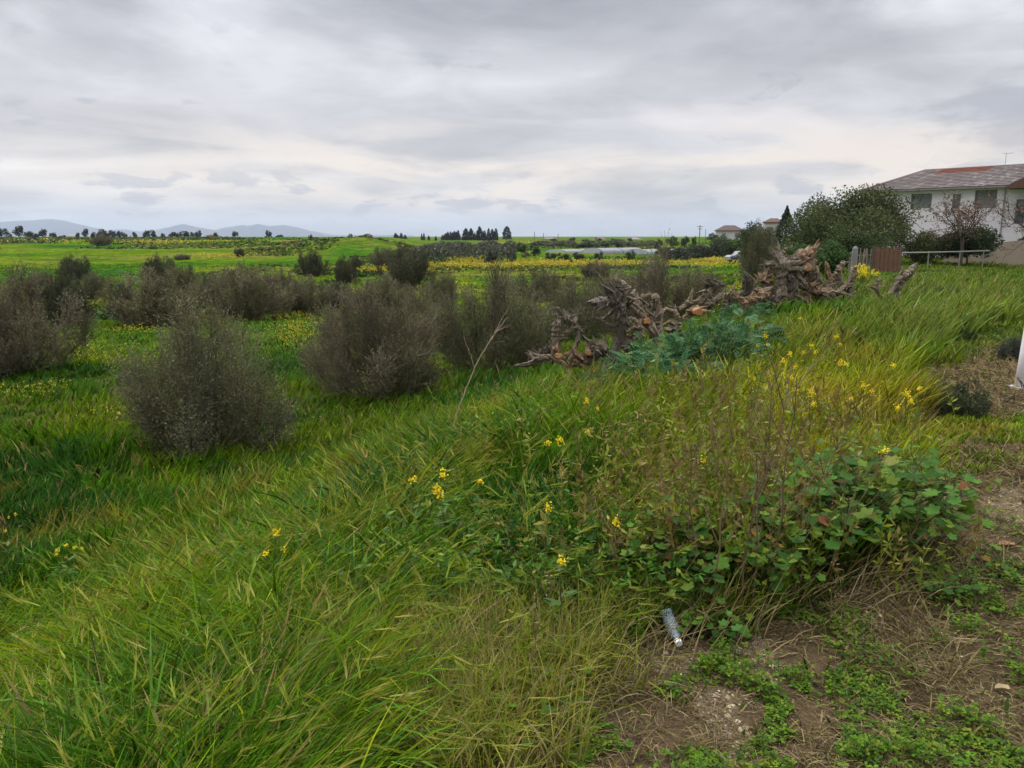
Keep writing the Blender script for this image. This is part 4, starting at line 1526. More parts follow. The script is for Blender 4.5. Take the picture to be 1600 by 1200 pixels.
def stump(lab, base, dist, limbs, col, voxel=0.013, cuts=(), disp=0.05, name="tree_stump", seed=0, cat="stump"):
    """limbs: list of ([(px,py,depth)...], [radius px...]); one gnarled body grown together"""
    rng = np.random.RandomState(seed + int(base[0]))
    k = dist / (FPX * 0.98)
    r0 = ray(base[0], base[1])
    t = dist / r0[1]
    o = np.array([r0[0] * t, dist, CAM_Z + r0[2] * t])
    root = empty(name, tuple(o))
    mb = MB()

    def w(px, py, dz):
        r = ray(px, py)
        q = (dist + dz) / r[1]
        return np.array([r[0] * q, dist + dz, CAM_Z + r[2] * q]) - o
    sides = 14
    for pts, rad in limbs:
        W_ = np.array([w(*q) for q in pts])
        n = max(8, len(pts) * 6)
        tt = np.linspace(0, len(pts) - 1, n)
        Wp = np.stack([np.interp(tt, np.arange(len(pts)), W_[:, c]) for c in range(3)], -1)
        rr = np.interp(tt, np.arange(len(pts)), np.array(rad) * k)
        kink = np.cumsum(rng.normal(0, 1, (n, 3)), 0)
        kink -= np.linspace(0, 1, n)[:, None] * kink[-1]
        Wp = Wp + kink * (rr * 0.10)[:, None]
        tan = nrm(np.gradient(Wp, axis=0))
        sv = nrm(np.cross(tan, np.array([0.31, 0.2, 0.93]) if abs(tan[0, 2]) < 0.8 else np.array([0.9, 0.3, 0.1])))
        tv_ = np.cross(tan, sv)
        flute = 1 + 0.30 * rng.uniform(-1, 1, sides)
        flat_ = rng.uniform(0.55, 1.0)
        ang = np.arange(sides) / sides * TAU
        tw_ = np.cumsum(rng.normal(0.05, 0.05, n))
        R_ = rr[:, None] * flute[None, :] * (1 + 0.09 * rng.normal(size=(n, sides))) * (1 + 0.10 * rng.normal(size=(n, 1)))
        aa = ang[None, :] + tw_[:, None]
        V = Wp[:, None, :] + (R_ * np.cos(aa))[..., None] * sv[:, None, :] + (R_ * flat_ * np.sin(aa))[..., None] * tv_[:, None, :]
        # torn, jagged end
        V[-1] += tan[-1] * (rr[-1] * rng.uniform(-0.4, 2.6, sides))[:, None] + (Wp[-1] - V[-1]) * 0.45
        V[0] -= tan[0] * (rr[0] * rng.uniform(0, 0.8, sides))[:, None]
        i = np.arange(n - 1)[:, None] * sides
        j = np.arange(sides)[None, :]
        k2 = (j + 1) % sides
        Q = np.stack([i + j, i + k2, i + sides + k2, i + sides + j], -1).reshape(-1, 4)
        V = V.reshape(-1, 3)
        nv = len(V)
        V = np.vstack([V, Wp[0], Wp[-1] - tan[-1] * rr[-1] * 0.6])
        T = [(nv, (q + 1) % sides, q) for q in range(sides)] + [(nv + 1, (n - 1) * sides + q, (n - 1) * sides + (q + 1) % sides) for q in range(sides)]
        mb.add(V, Q, T, np.array(col))
        # curled strips of loose bark and split wood
        for q_ in range(5):
            i_ = rng.randint(1, n - 1)
            a_ = rng.uniform(0, TAU)
            rd = math.cos(a_) * sv[i_] + math.sin(a_) * tv_[i_]
            c0 = Wp[i_] + rd * rr[i_] * 0.8
            sg = 1 if rng.rand() < 0.7 else -1
            ln = max(rr[i_], 0.03) * rng.uniform(1.6, 4.2)
            ss = np.linspace(0, 1, 6)
            cl = rng.uniform(0.2, 1.2)
            cen = c0 + (tan[i_] * sg)[None] * (ln * np.sin(ss * cl) / cl)[:, None] + rd[None] * (ln * (1 - np.cos(ss * cl)) / cl)[:, None]
            wv_ = nrm(np.cross(tan[i_], rd)) * max(rr[i_], 0.03) * rng.uniform(0.2, 0.55)
            wp_ = np.array([0.8, 1.0, 0.95, 0.8, 0.55, 0.08])
            th_ = rd * 0.008
            A1, A2 = cen - wv_[None] * wp_[:, None], cen + wv_[None] * wp_[:, None]
            mid_ = cen + rd * max(rr[i_], 0.03) * 0.14
            VV = np.concatenate([A1, mid_, A2, A1 - th_, mid_ - th_, A2 - th_])
            QQ = []
            for z_ in range(5):
                QQ += [(z_, z_ + 1, z_ + 7, z_ + 6), (z_ + 6, z_ + 7, z_ + 13, z_ + 12), (z_ + 18, z_ + 24, z_ + 25, z_ + 19), (z_ + 24, z_ + 30, z_ + 31, z_ + 25),
                       (z_, z_ + 18, z_ + 19, z_ + 1), (z_ + 12, z_ + 13, z_ + 31, z_ + 30)]
            mb.add(VV, QQ, None, np.array(col))
    b = mb.build("body", M_WOOD, root)
    kids = [b]
    for (px, py, dz, rpx, nx) in cuts:
        c = MB()
        q = w(px, py, dz)
        n_ = nrm(np.array(nx, float))
        rr = rpx * k
        c.tube([q - n_ * 0.06, q + n_ * 0.004, q + n_ * 0.012], [rr * 0.9, rr * 0.85, rr * 0.7], 11, CUT, 0.3, rng)
        kids.append(c.build("sawn_face", M_CUT, root))
    reg(root, *kids)
    tag(root, lab, cat, "uprooted stumps and logs along the bank")
    return root


M_CUT = mat("sawn_wood", 0.85, 0.15, 0, 0.35, 14, 0.4, 60)


def wood_variant(col, name):
    m = M_WOOD.copy()
    m.name = name
    nt = m.node_tree
    a = [n for n in nt.nodes if n.type == 'ATTRIBUTE'][0]
    rgb = nt.nodes.new("ShaderNodeRGB")
    rgb.outputs[0].default_value = (*col, 1)
    for l in list(nt.links):
        if l.from_node == a:
            nt.links.new(rgb.outputs[0], l.to_socket)
    return m


WV = {c: wood_variant(c, n) for c, n in ((BARK_A, "wood_grey_brown"), (BARK_B, "wood_light_brown"), (BARK_C, "wood_dark"), (BARK_D, "wood_reddish"))}
F1, F2 = 9.9, 17.5
S = []


def st(*a, **k):
    o = stump(*a, **k)
    col = a[4]
    for ch in KIDS[o.name]:
        if ch.name.startswith("body"):
            ch.data.materials[0] = WV[col]
    S.append(o)
    return o


st("tall dark forked stump standing upright in the near pile", (968, 560), F1,
   [([(978, 568, 0), (971, 530, 0), (970, 490, 0), (965, 468, 0), (955, 455, 0)], [12, 9, 10, 12, 8]),
    ([(960, 470, 0), (945, 470, -.05), (931, 474, -.1)], [9, 7, 7]), ([(955, 460, 0), (950, 450, 0), (942, 441, 0)], [7, 4, 2]),
    ([(957, 462, 0), (966, 454, .05), (974, 448, .1)], [8, 8, 5]), ([(968, 530, 0), (955, 560, -.2), (950, 575, -.3)], [8, 6, 4]),
    ([(972, 540, 0), (985, 565, -.2), (990, 580, -.2)], [8, 6, 4])], BARK_C)
st("pale diagonal root limb leaning over the forked stump", (1005, 530), F1 + 0.25,
   [([(965, 438, 0), (972, 446, 0), (980, 460, 0), (988, 476, 0), (1000, 492, -.1), (1016, 512, -.15), (1024, 530, -.1)], [4, 6, 8, 10, 9, 9, 7]),
    ([(986, 470, 0), (978, 480, .1), (972, 495, .2)], [6, 5, 3]), ([(965, 440, 0), (962, 436, 0)], [3, 2]), ([(990, 478, 0), (1000, 470, .1), (1004, 462, .1)], [6, 5, 2])],
   BARK_B, cuts=[(1011, 502, -0.22, 6.5, (0.3, -1, 0.2))])
st("arch-shaped grey stump at left of the near pile", (872, 560), F1 - 0.1,
   [([(868, 562, 0), (869, 530, 0), (868, 500, 0), (866, 488, 0)], [7, 6.5, 6, 4.5]), ([(868, 500, 0), (882, 498, .05), (894, 505, .05), (905, 515, 0)], [6, 7, 6, 4]),
    ([(905, 512, 0), (903, 530, 0), (896, 548, -.05), (890, 560, -.1)], [4, 5, 4, 4]), ([(870, 530, 0), (885, 520, 0), (897, 512, 0)], [5, 5, 4]),
    ([(898, 505, 0), (901, 494, .05), (903, 486, .05)], [3.5, 2.5, 1.5]), ([(866, 492, 0), (862, 484, 0), (868, 481, 0)], [4, 3.5, 2])], BARK_A)
st("grey log lying at the far left end of the pile", (835, 570), F1 - 0.2,
   [([(806, 571, 0), (824, 566, 0), (840, 561, -.05), (862, 558, -.1)], [4.5, 6, 7, 6]), ([(836, 562, 0), (830, 552, .1)], [4, 2])], BARK_A, name="log", cat="log")
st("short log with orange sawn face below the arch stump", (872, 566), F1 - 0.35,
   [([(866, 545, 0), (870, 555, 0), (880, 568, -.05)], [6, 7, 6])], BARK_D, cuts=[(872, 556, -0.09, 6, (0, -1, 0.25))], name="log", cat="log")
st("tangled root ball in the middle of the near pile", (932, 572), F1 - 0.1,
   [([(915, 560, 0), (928, 545, 0), (940, 540, 0), (948, 556, 0)], [7, 9, 9, 8]), ([(925, 570, 0), (935, 552, -.1), (928, 530, -.05)], [7, 8, 3]),
    ([(940, 575, 0), (946, 552, 0), (940, 526, .05)], [6, 7, 2]), ([(918, 575, 0), (922, 556, -.05), (918, 535, 0)], [5, 6, 3])], BARK_A, disp=0.09,
   cuts=[(919, 551, -0.16, 5.5, (-0.2, -1, 0.1))])
st("dark gnarled root ball at foot of the forked stump", (978, 585), F1 - 0.4,
   [([(960, 575, 0), (972, 560, 0), (984, 552, 0), (990, 566, 0)], [8, 10, 10, 9]), ([(970, 590, 0), (974, 572, 0), (968, 548, 0)], [8, 9, 4]),
    ([(962, 560, 0), (950, 548, -.1), (940, 545, -.1)], [6, 4, 2.5]), ([(985, 580, 0), (995, 566, 0)], [6, 4])], BARK_C, disp=0.09)
st("mossy upright post-like stump right of the pale limb", (1028, 512), F1 + 0.5,
   [([(1030, 520, 0), (1028, 495, 0), (1025, 470, 0), (1022, 461, 0)], [7, 7, 6.5, 5]), ([(1024, 463, 0), (1012, 460, 0), (1004, 462, 0)], [4, 3, 2])], (BARK_B))
st("blackened root slab in front of the mossy stump", (1008, 520), F1 + 0.3,
   [([(1004, 468, 0), (1008, 485, 0), (1014, 500, 0), (1018, 520, 0)], [4, 8, 9, 7]), ([(1010, 490, 0), (1020, 480, 0), (1022, 474, 0)], [5, 4, 2])], BARK_C)
st("knotty pale root cluster between forked stump and leaves", (990, 530), F1 + 0.05,
   [([(982, 505, 0), (990, 500, 0), (1000, 512, 0), (1004, 530, 0)], [5, 5, 5, 5]), ([(985, 530, 0), (992, 520, -.05), (998, 505, 0)], [8, 7, 4]),
    ([(980, 518, -.1), (992, 511, -.12), (1006, 514, -.1)], [3, 3, 2])], BARK_B, disp=0.08)
st("curled bare roots like claws above the blue-green leaves", (1048, 512), F1 + 0.9,
   [([(1034, 486, 0), (1042, 482, 0), (1050, 488, 0), (1054, 500, 0), (1056, 516, 0)], [3, 4, 4.5, 6, 8]), ([(1052, 478, 0), (1056, 488, 0), (1058, 500, 0)], [1.5, 2, 3]),
    ([(1038, 508, 0), (1048, 504, 0), (1056, 512, 0)], [2.5, 4, 6]), ([(1044, 478, .1), (1054, 480, .1), (1060, 492, .1)], [1.5, 2, 3]),
    ([(1046, 520, 0), (1052, 512, 0), (1064, 520, 0)], [7, 7, 5])], BARK_B)
st("brown log with orange end resting on curled roots", (1082, 498), F1 + 1.4,
   [([(1066, 498, 0), (1075, 490, 0), (1086, 484, 0), (1094, 486, 0)], [5, 6, 8, 8])], BARK_D, cuts=[(1092, 487, -0.13, 8, (0.4, -1, 0))], name="log", cat="log")
st("thin broken branch poking left from the forked stump", (940, 520), F1 + 0.1,
   [([(930, 497, 0), (940, 501, 0), (950, 508, 0), (962, 512, 0)], [1.5, 3, 3, 2]), ([(942, 500, .05), (950, 492, .05), (962, 480, .05)], [4, 3, 2.5]),
    ([(944, 502, 0), (948, 514, 0), (962, 516, 0)], [3, 3.5, 3])], BARK_A, name="branch", cat="branch")
st("flat bark pieces lying left at the pile's foot", (845, 556), F1 + 0.2,
   [([(826, 556, 0), (834, 549, 0), (842, 555, 0)], [3, 3, 3]), ([(842, 552, 0), (856, 546, 0), (866, 543, 0)], [4, 6, 5]), ([(850, 556, 0), (862, 552, 0)], [5, 5])], BARK_C, name="log", cat="log")
st("low heap of broken root pieces under the root ball", (905, 572), F1 - 0.15,
   [([(880, 560, 0), (893, 552, 0), (906, 556, 0), (918, 564, 0)], [5, 6, 6, 5]), ([(886, 572, 0), (900, 565, 0), (915, 574, 0)], [4, 6, 4]),
    ([(895, 556, 0), (898, 546, 0)], [4, 2])], BARK_D, disp=0.09)
# second pile
st("huge root plate stump standing with arms spread", (1222, 478), F2,
   [([(1223, 482, 0), (1225, 450, 0), (1223, 425, 0), (1220, 408, 0)], [9, 8, 9, 11]), ([(1213, 478, .1), (1216, 450, .1), (1220, 430, 0)], [6, 5, 5]),
    ([(1222, 415, 0), (1212, 402, 0), (1204, 390, 0)], [8, 5, 2.5]), ([(1220, 418, 0), (1205, 412, 0), (1194, 414, -.1)], [7, 5.5, 4]),
    ([(1222, 405, 0), (1226, 392, .1), (1232, 386, .1)], [8, 5, 2]), ([(1218, 405, 0), (1214, 392, .2), (1216, 386, .2)], [7, 4, 2]),
    ([(1225, 412, 0), (1236, 404, 0), (1246, 402, 0)], [8, 6, 4]), ([(1194, 414, -.1), (1190, 404, -.1)], [3.5, 2]),
    ([(1226, 425, 0), (1240, 420, -.1), (1255, 420, -.1)], [7, 6, 4])], BARK_A, voxel=0.019, disp=0.08)
st("thick light brown log slanting up right from the root plate", (1250, 420), F2 + 0.3,
   [([(1232, 418, 0), (1243, 410, 0), (1256, 400, 0), (1266, 393, .1)], [6, 9, 9.5, 8]), ([(1266, 394, .1), (1272, 388, .1), (1279, 382, .1)], [6, 3.5, 1.5])],
   BARK_D, voxel=0.019, disp=0.05, name="log", cat="log")
st("stout log end pointing at viewer beneath the slanting log", (1252, 438), F2 + 0.1,
   [([(1240, 424, 0), (1248, 434, 0), (1256, 444, 0)], [7, 8, 7]), ([(1254, 425, .1), (1264, 420, .1), (1268, 410, .2)], [8, 9, 7]),
    ([(1262, 440, .2), (1270, 430, .2), (1270, 414, .2)], [8, 9, 6])], BARK_B, voxel=0.019, cuts=[(1262, 418, -0.08, 6, (0.2, -1, 0.1))])
st("black charred leg leaning beside the root plate", (1240, 478), F2 - 0.15,
   [([(1234, 430, 0), (1238, 445, 0), (1241, 462, 0), (1243, 484, 0)], [4, 6, 7, 6]), ([(1236, 440, 0), (1250, 446, 0), (1262, 452, 0)], [4, 4, 3])], BARK_C, voxel=0.018)
st("reddish torn trunk behind the root plate, left side", (1203, 450), F2 + 0.5,
   [([(1200, 470, 0), (1198, 445, 0), (1200, 425, 0)], [8, 9, 7]), ([(1206, 470, 0), (1210, 450, 0)], [7, 5])], BARK_D, voxel=0.019)
st("pale split wood lying right of the charred leg", (1272, 462), F2 - 0.1,
   [([(1252, 458, 0), (1266, 455, 0), (1280, 456, 0), (1292, 452, 0)], [4, 6, 7, 4]), ([(1265, 452, 0), (1272, 444, 0)], [5, 3]), ([(1262, 462, 0), (1268, 474, 0)], [4, 2]),
    ([(1278, 455, 0), (1286, 446, 0)], [5, 2.5])], BARK_D, voxel=0.018, disp=0.08)
st("thin pinkish broken stake leaning in the second pile", (1296, 440), F2 + 0.2,
   [([(1291, 410, 0), (1293, 422, 0), (1297, 437, 0), (1300, 450, 0)], [2.5, 4, 3.5, 3])], BARK_D, voxel=0.02, name="branch", cat="branch")
st("grey branching root beside the pinkish stake", (1308, 440), F2 + 0.35,
   [([(1318, 409, 0), (1312, 420, 0), (1304, 432, 0), (1298, 446, 0)], [3.5, 4.5, 5, 4]), ([(1306, 430, 0), (1316, 438, 0), (1322, 446, 0)], [4, 4, 4])], BARK_B, voxel=0.017)
st("dark splintered slab upright at the second pile's right", (1330, 450), F2,
   [([(1336, 418, 0), (1333, 430, 0), (1329, 445, 0), (1326, 458, 0)], [3, 5, 6, 4]), ([(1328, 445, 0), (1316, 450, 0), (1300, 456, 0)], [5, 5, 3.5]), ([(1318, 450, 0), (1312, 438, 0)], [6, 4])],
   BARK_A, voxel=0.017)
st("spread of tangled grey roots under the splintered slab", (1312, 466), F2 - 0.2,
   [([(1288, 462, 0), (1300, 456, 0), (1315, 459, 0), (1332, 462, 0)], [3.5, 4, 4, 3]), ([(1300, 460, 0), (1306, 470, 0), (1309, 478, 0)], [4, 3, 1.5]),
    ([(1292, 458, 0), (1290, 472, 0)], [3.5, 2]), ([(1322, 460, 0), (1324, 472, 0)], [3, 2]), ([(1310, 456, 0), (1320, 446, 0)], [4, 2])], BARK_B, voxel=0.017, disp=0.08)
st("upright dark log in grass left of the root plate", (1170, 455), F2 - 1.0,
   [([(1170, 462, 0), (1169, 448, 0), (1171, 437, 0)], [9, 8.5, 7])], BARK_C, voxel=0.018, name="log", cat="log")
st("small pale post leaning on the upright dark log", (1181, 450), F2 - 1.1,
   [([(1182, 458, 0), (1180, 441, 0)], [3, 2.5])], (BARK_B), voxel=0.02, name="log", cat="log")
st("dark capped mushroom-like stump between the two piles", (1114, 448), F1 + 4.2,
   [([(1103, 444, 0), (1113, 441, 0), (1125, 446, 0)], [4, 6, 5]), ([(1107, 437, 0), (1113, 438, 0)], [2.5, 2.5]), ([(1112, 455, 0), (1113, 445, 0)], [5, 6])], BARK_C, voxel=0.017)
st("grey tangle of roots in front of the capped stump", (1104, 468), F1 + 3.0,
   [([(1088, 458, 0), (1100, 455, 0), (1112, 460, 0)], [1.5, 3, 4]), ([(1098, 468, 0), (1104, 458, 0), (1110, 452, 0)], [4, 4, 2]), ([(1106, 478, 0), (1116, 468, 0)], [6, 5]),
    ([(1120, 470, 0), (1128, 460, 0)], [5, 4])], BARK_A, disp=0.08)
st("reddish brown root mound between leaves and root plate", (1184, 470), F1 + 4.0,
   [([(1160, 478, 0), (1175, 470, 0), (1190, 463, 0), (1200, 460, 0)], [5, 8, 8, 4]), ([(1150, 464, 0), (1160, 470, 0)], [4, 5]), ([(1176, 462, 0), (1182, 456, 0), (1196, 456, 0)], [3, 4, 3])],
   BARK_D, voxel=0.017, disp=0.08)
st("broken slab standing between leaves and reddish mound", (1140, 475), F1 + 4.4,
   [([(1132, 478, 0), (1138, 462, 0), (1146, 450, 0)], [5, 6, 4]), ([(1140, 470, 0), (1152, 464, 0), (1160, 456, 0)], [5, 4, 3])], BARK_A)
st("heap of torn brown pieces right of the claw roots", (1080, 480), F1 + 3.2,
   [([(1064, 482, 0), (1076, 472, 0), (1090, 470, 0)], [5, 6, 5]), ([(1074, 474, 0), (1080, 462, 0), (1082, 452, 0)], [4, 3, 2]), ([(1086, 478, 0), (1098, 468, 0), (1106, 470, 0)], [5, 5, 3])], BARK_B)
st("jumbled dark roots filling the base under the root plate", (1205, 478), F2 - 0.3,
   [([(1186, 476, 0), (1200, 470, 0), (1214, 474, 0)], [6, 7, 6]), ([(1228, 474, 0), (1240, 466, 0), (1256, 470, 0)], [6, 7, 5]), ([(1205, 470, 0), (1200, 456, 0), (1192, 446, 0)], [5, 4, 2])], BARK_C)
st("torn light brown slab behind the slanting log", (1262, 430), F2 + 0.7,
   [([(1258, 448, 0), (1264, 428, 0), (1262, 410, 0)], [9, 10, 7]), ([(1246, 440, 0), (1242, 420, 0), (1248, 402, 0)], [8, 8, 5])], BARK_D)
st("rough broken trunk piece between root plate and pinkish stake", (1284, 462), F2 + 0.1,
   [([(1276, 466, 0), (1282, 450, 0), (1280, 434, 0)], [6, 7, 4]), ([(1284, 456, 0), (1296, 448, 0)], [5, 4])], BARK_A)
st("horizontal branch lying across left of the root plate", (1190, 453), F2 - 0.5,
   [([(1180, 452, 0), (1190, 452, 0), (1204, 450, 0)], [2, 2.5, 2.5])], BARK_A, voxel=0.018, name="branch", cat="branch")
st("lone thick log leaning in the tall grass", (1405, 455), F2 - 1.5,
   [([(1403, 470, 0), (1405, 448, 0), (1412, 434, 0), (1421, 424, 0), (1427, 416, 0)], [4.5, 6, 8, 7, 4])], BARK_A, voxel=0.017, name="log", cat="log")
st("small forked grey root left of the lone leaning log", (1369, 450), F2 - 1.0,
   [([(1361, 447, 0), (1368, 448, 0), (1374, 437, 0)], [2, 4, 2.5]), ([(1368, 448, 0), (1374, 458, 0), (1378, 466, 0)], [4, 3, 1.5])], BARK_B, voxel=0.018)
# ---------------------------------------------------------------- near plants


def instances(mb, tv, tt, pos, ax, up, size, cols):
    """copies of a small template: its x axis along AX, its z axis near UP"""
    ax = nrm(ax)
    sdv = nrm(np.cross(up, ax))
    upv = np.cross(ax, sdv)
    n, m = len(pos), len(tv)
    V = pos[:, None, :] + size[:, None, None] * (tv[None, :, 0, None] * ax[:, None, :] + tv[None, :, 1, None] * sdv[:, None, :] + tv[None, :, 2, None] * upv[:, None, :])
    T = (np.arange(n) * m)[:, None, None] + np.array(tt)[None]
    mb.add(V.reshape(-1, 3), None, T.reshape(-1, 3), np.repeat(cols, m, axis=0) if cols.ndim == 2 else cols.reshape(-1, 3))


def mallow_leaf():
    k = 20
    V = [(0, 0, 0), (0.28, 0, 0.03)]
    for i in range(k + 1):
        ph = math.radians(-158 + 316 * i / k)
        lob = 0.5 * abs(math.cos(2.5 * ph)) ** 0.7 * 0.42 + 0.34
        V.append((0.28 + lob * math.cos(ph), lob * math.sin(ph), 0.05 * math.cos(5 * ph) - 0.14 * lob * lob + 0.05))
    return np.array(V), [(1, 2 + i, 3 + i) for i in range(k)] + [(0, 2, 1), (0, 1, 2 + k)]


ML_V, ML_T = mallow_leaf()
MALLOW_COLS = np.array([(0.045, 0.120, 0.018), (0.058, 0.140, 0.020), (0.034, 0.090, 0.014), (0.072, 0.16, 0.018), (0.105, 0.17, 0.018)])


def mallow(px, py, h, spread, n, leaf, lab, seed, warm=0.06):
    rng = np.random.RandomState(seed)
    p = P(px, py)
    root = empty("mallow_plant", tuple(p))
    st_, lv = MB(), MB()
    L, A_, U_, Sz, Cc = [], [], [], [], []
    ns = max(5, n // 10)
    for i in range(ns):
        a, rr = rng.uniform(0, TAU), spread * rng.uniform(0.15, 1) ** 0.7
        top = np.array([rr * math.cos(a), rr * math.sin(a), h * rng.uniform(0.45, 1.0) * (1 - 0.25 * (rr / spread) ** 2)])
        t = np.linspace(0, 1, 6)[:, None]
        pts = np.array([rng.normal(0, .05), rng.normal(0, .05), -0.03]) * (1 - t) + top * t + np.array([0, 0, 0.1 * h]) * np.sin(t * math.pi) + rng.normal(0, .012, (6, 3))
        st_.tube(pts, np.linspace(0.0055, 0.002, 6), 5, np.array((0.10, 0.06, 0.035)) if rng.rand() < 0.6 else np.array((0.07, 0.09, 0.03)))
        for j in range(17):
            s = rng.uniform(0.25, 1.0)
            q = np.array([np.interp(s, t[:, 0], pts[:, c]) for c in range(3)])
            aa = rng.uniform(0, TAU)
            pl = rng.uniform(0.05, 0.14)
            e = q + np.array([math.cos(aa) * pl, math.sin(aa) * pl, pl * rng.uniform(0.1, 0.8)])
            if e[2] < 0.02:
                e[2] = 0.03
            st_.tube([q, (q + e) / 2 + (0, 0, .008), e], [0.0018, 0.0015, 0.0012], 4, (0.07, 0.09, 0.03), cap=False)
            L.append(e)
            A_.append([math.cos(aa), math.sin(aa), rng.uniform(-0.55, 0.15)])
            U_.append(np.array([0, -0.35, 1]) + rng.normal(0, 0.35, 3))
            Sz.append(leaf * 0.78 * rng.uniform(0.4, 1.35) * (0.7 if s > 0.9 else 1))
            c = MALLOW_COLS[rng.randint(5)] * rng.uniform(0.75, 1.25)
            if rng.rand() < warm:
                c = np.array([(0.26, 0.17, 0.03), (0.20, 0.07, 0.03), (0.16, 0.17, 0.03)][rng.randint(3)]) * rng.uniform(0.7, 1.2)
            Cc.append(c)
    instances(lv, ML_V, ML_T, np.array(L), np.array(A_), nrm(np.array(U_)), np.array(Sz), np.array(Cc))
    a = st_.build("stems", M_TWIG, root)
    b = lv.build("leaves", M_LEAF, root, smooth=True)
    reg(root, a, b)
    tag(root, lab, "plant", "mallow plants at the bank's edge")


mallow(1395, 880, 0.60, 0.34, 150, 0.085, "big lush mallow at the right end of the mallow row", 101, 0.03)
mallow(1310, 890, 0.62, 0.34, 150, 0.085, "tall mallow left of the lush right-end one", 102, 0.04)
mallow(1440, 850, 0.55, 0.25, 90, 0.09, "mallow reaching out over the dry straw on the right", 103, 0.03)
mallow(1240, 905, 0.55, 0.30, 120, 0.075, "mallow tangled with dead stems in the middle of the row", 104, 0.12)
mallow(1165, 925, 0.50, 0.30, 120, 0.070, "lower mallow with small leaves behind the plastic bottle", 105, 0.15)
mallow(1085, 935, 0.48, 0.28, 120, 0.068, "small-leaved mallow left behind the plastic bottle", 106, 0.12)
mallow(1020, 925, 0.48, 0.28, 110, 0.070, "mallow with a few yellow and red leaves at the row's left end", 107, 0.22)
mallow(1190, 945, 0.34, 0.24, 100, 0.055, "dense small-leaved mallow at foot of the tall dead stems", 113, 0.1)
mallow(1130, 900, 0.50, 0.30, 110, 0.060, "taller small-leaved mallow behind the thicket of dead stems", 114, 0.15)
mallow(1350, 820, 0.55, 0.35, 120, 0.085, "mallow at the back of the row behind the tall one", 108, 0.04)
mallow(1120, 985, 0.14, 0.22, 50, 0.045, "low young mallow creeping right beside the bottle", 109, 0.05)
mallow(835, 1130, 0.10, 0.12, 40, 0.040, "little mallow seedling clump in the straw, bottom centre", 110, 0.1)
mallow(1580, 905, 0.10, 0.14, 40, 0.040, "flat little mallow on the bare soil at right edge", 111, 0.1)
mallow(1475, 925, 0.07, 0.10, 30, 0.045, "single tiny mallow rosette on soil below the straw", 112, 0.0)


def feather_plants():
    """crown daisy: soft divided blue-green leaves"""
    k = 0
    for (px, py, h, sp, nl, lab) in [
        (1110, 585, 0.72, 0.55, 130, "tallest clump of blue-green divided leaves beside the near stump pile"),
        (1160, 560, 0.62, 0.5, 110, "blue-green leafy clump at right end of its group"),
        (1050, 592, 0.55, 0.5, 110, "blue-green leafy clump directly below the curled roots"),
        (1015, 612, 0.45, 0.45, 90, "low blue-green clump in front of the forked stump's foot"),
        (1085, 622, 0.38, 0.5, 90, "front clump of blue-green divided leaves, lowest on the slope"),
        (1165, 505, 0.5, 0.45, 80, "rear blue-green clump against the reddish root mound"),
        (975, 622, 0.25, 0.35, 50, "small blue-green tuft left of the front clump"),
        (712, 592, 0.3, 0.3, 50, "small grey-green leafy tuft below the broad olive bush")]:
        k += 1
        rng = np.random.RandomState(200 + k)
        p = P(px, py)
        root = empty("leafy_plant", tuple(p))
        st_, lv = MB(), MB()
        pos, ax, sd, cl = [], [], [], []
        for i in range(nl * 2):
            a, rr = rng.uniform(0, TAU), sp * rng.uniform(0, 1) ** 0.55
            z = h * rng.uniform(0.3, 1) * (1 - 0.55 * (rr / sp) ** 2)
            b0 = np.array([rr * math.cos(a), rr * math.sin(a), z])
            dr = nrm(np.array([math.cos(a), math.sin(a), rng.uniform(-0.1, 1.0)]) + rng.normal(0, 0.45, 3))
            Lf = rng.uniform(0.12, 0.24)
            side = nrm(np.cross(dr, [0, 0, 1.0]) + rng.normal(0, 0.3, 3))
            if i % 3 == 0:
                st_.tube([(rr * .2 * math.cos(a), rr * .2 * math.sin(a), -0.05), b0 * (0.6, 0.6, 0.55), b0], [0.007, 0.005, 0.003], 4, (0.07, 0.11, 0.05), cap=False)
            c = np.array([(0.045, 0.120, 0.046), (0.060, 0.145, 0.058), (0.034, 0.090, 0.034), (0.080, 0.17, 0.066)][rng.randint(4)]) * rng.uniform(0.75, 1.2)
            for s in np.linspace(0.15, 1.0, 6):
                q = b0 + dr * Lf * s + np.array([0, 0, -0.5 * Lf * s * s * 0.5])
                w = Lf * 0.34 * math.sin(math.pi * min(0.98, s * 0.85 + 0.08))
                for sg in (-1, 1):
                    d2 = nrm(dr * 0.6 + side * sg)
                    pos.append(q + d2 * w * 0.5)
                    ax.append(d2 * w * 0.6)
                    sd.append(nrm(np.cross(d2, np.cross(dr, side))) * w * 0.2)
                    cl.append(c)
        lv.diamonds(np.array(pos), np.array(ax), np.array(sd), np.array(cl))
        a_ = st_.build("stems", M_LEAF, root)
        b_ = lv.build("leaves", M_LEAF, root)
        reg(root, a_, b_)
        tag(root, lab, "plant", "blue-green leafy clumps by the stumps")


feather_plants()


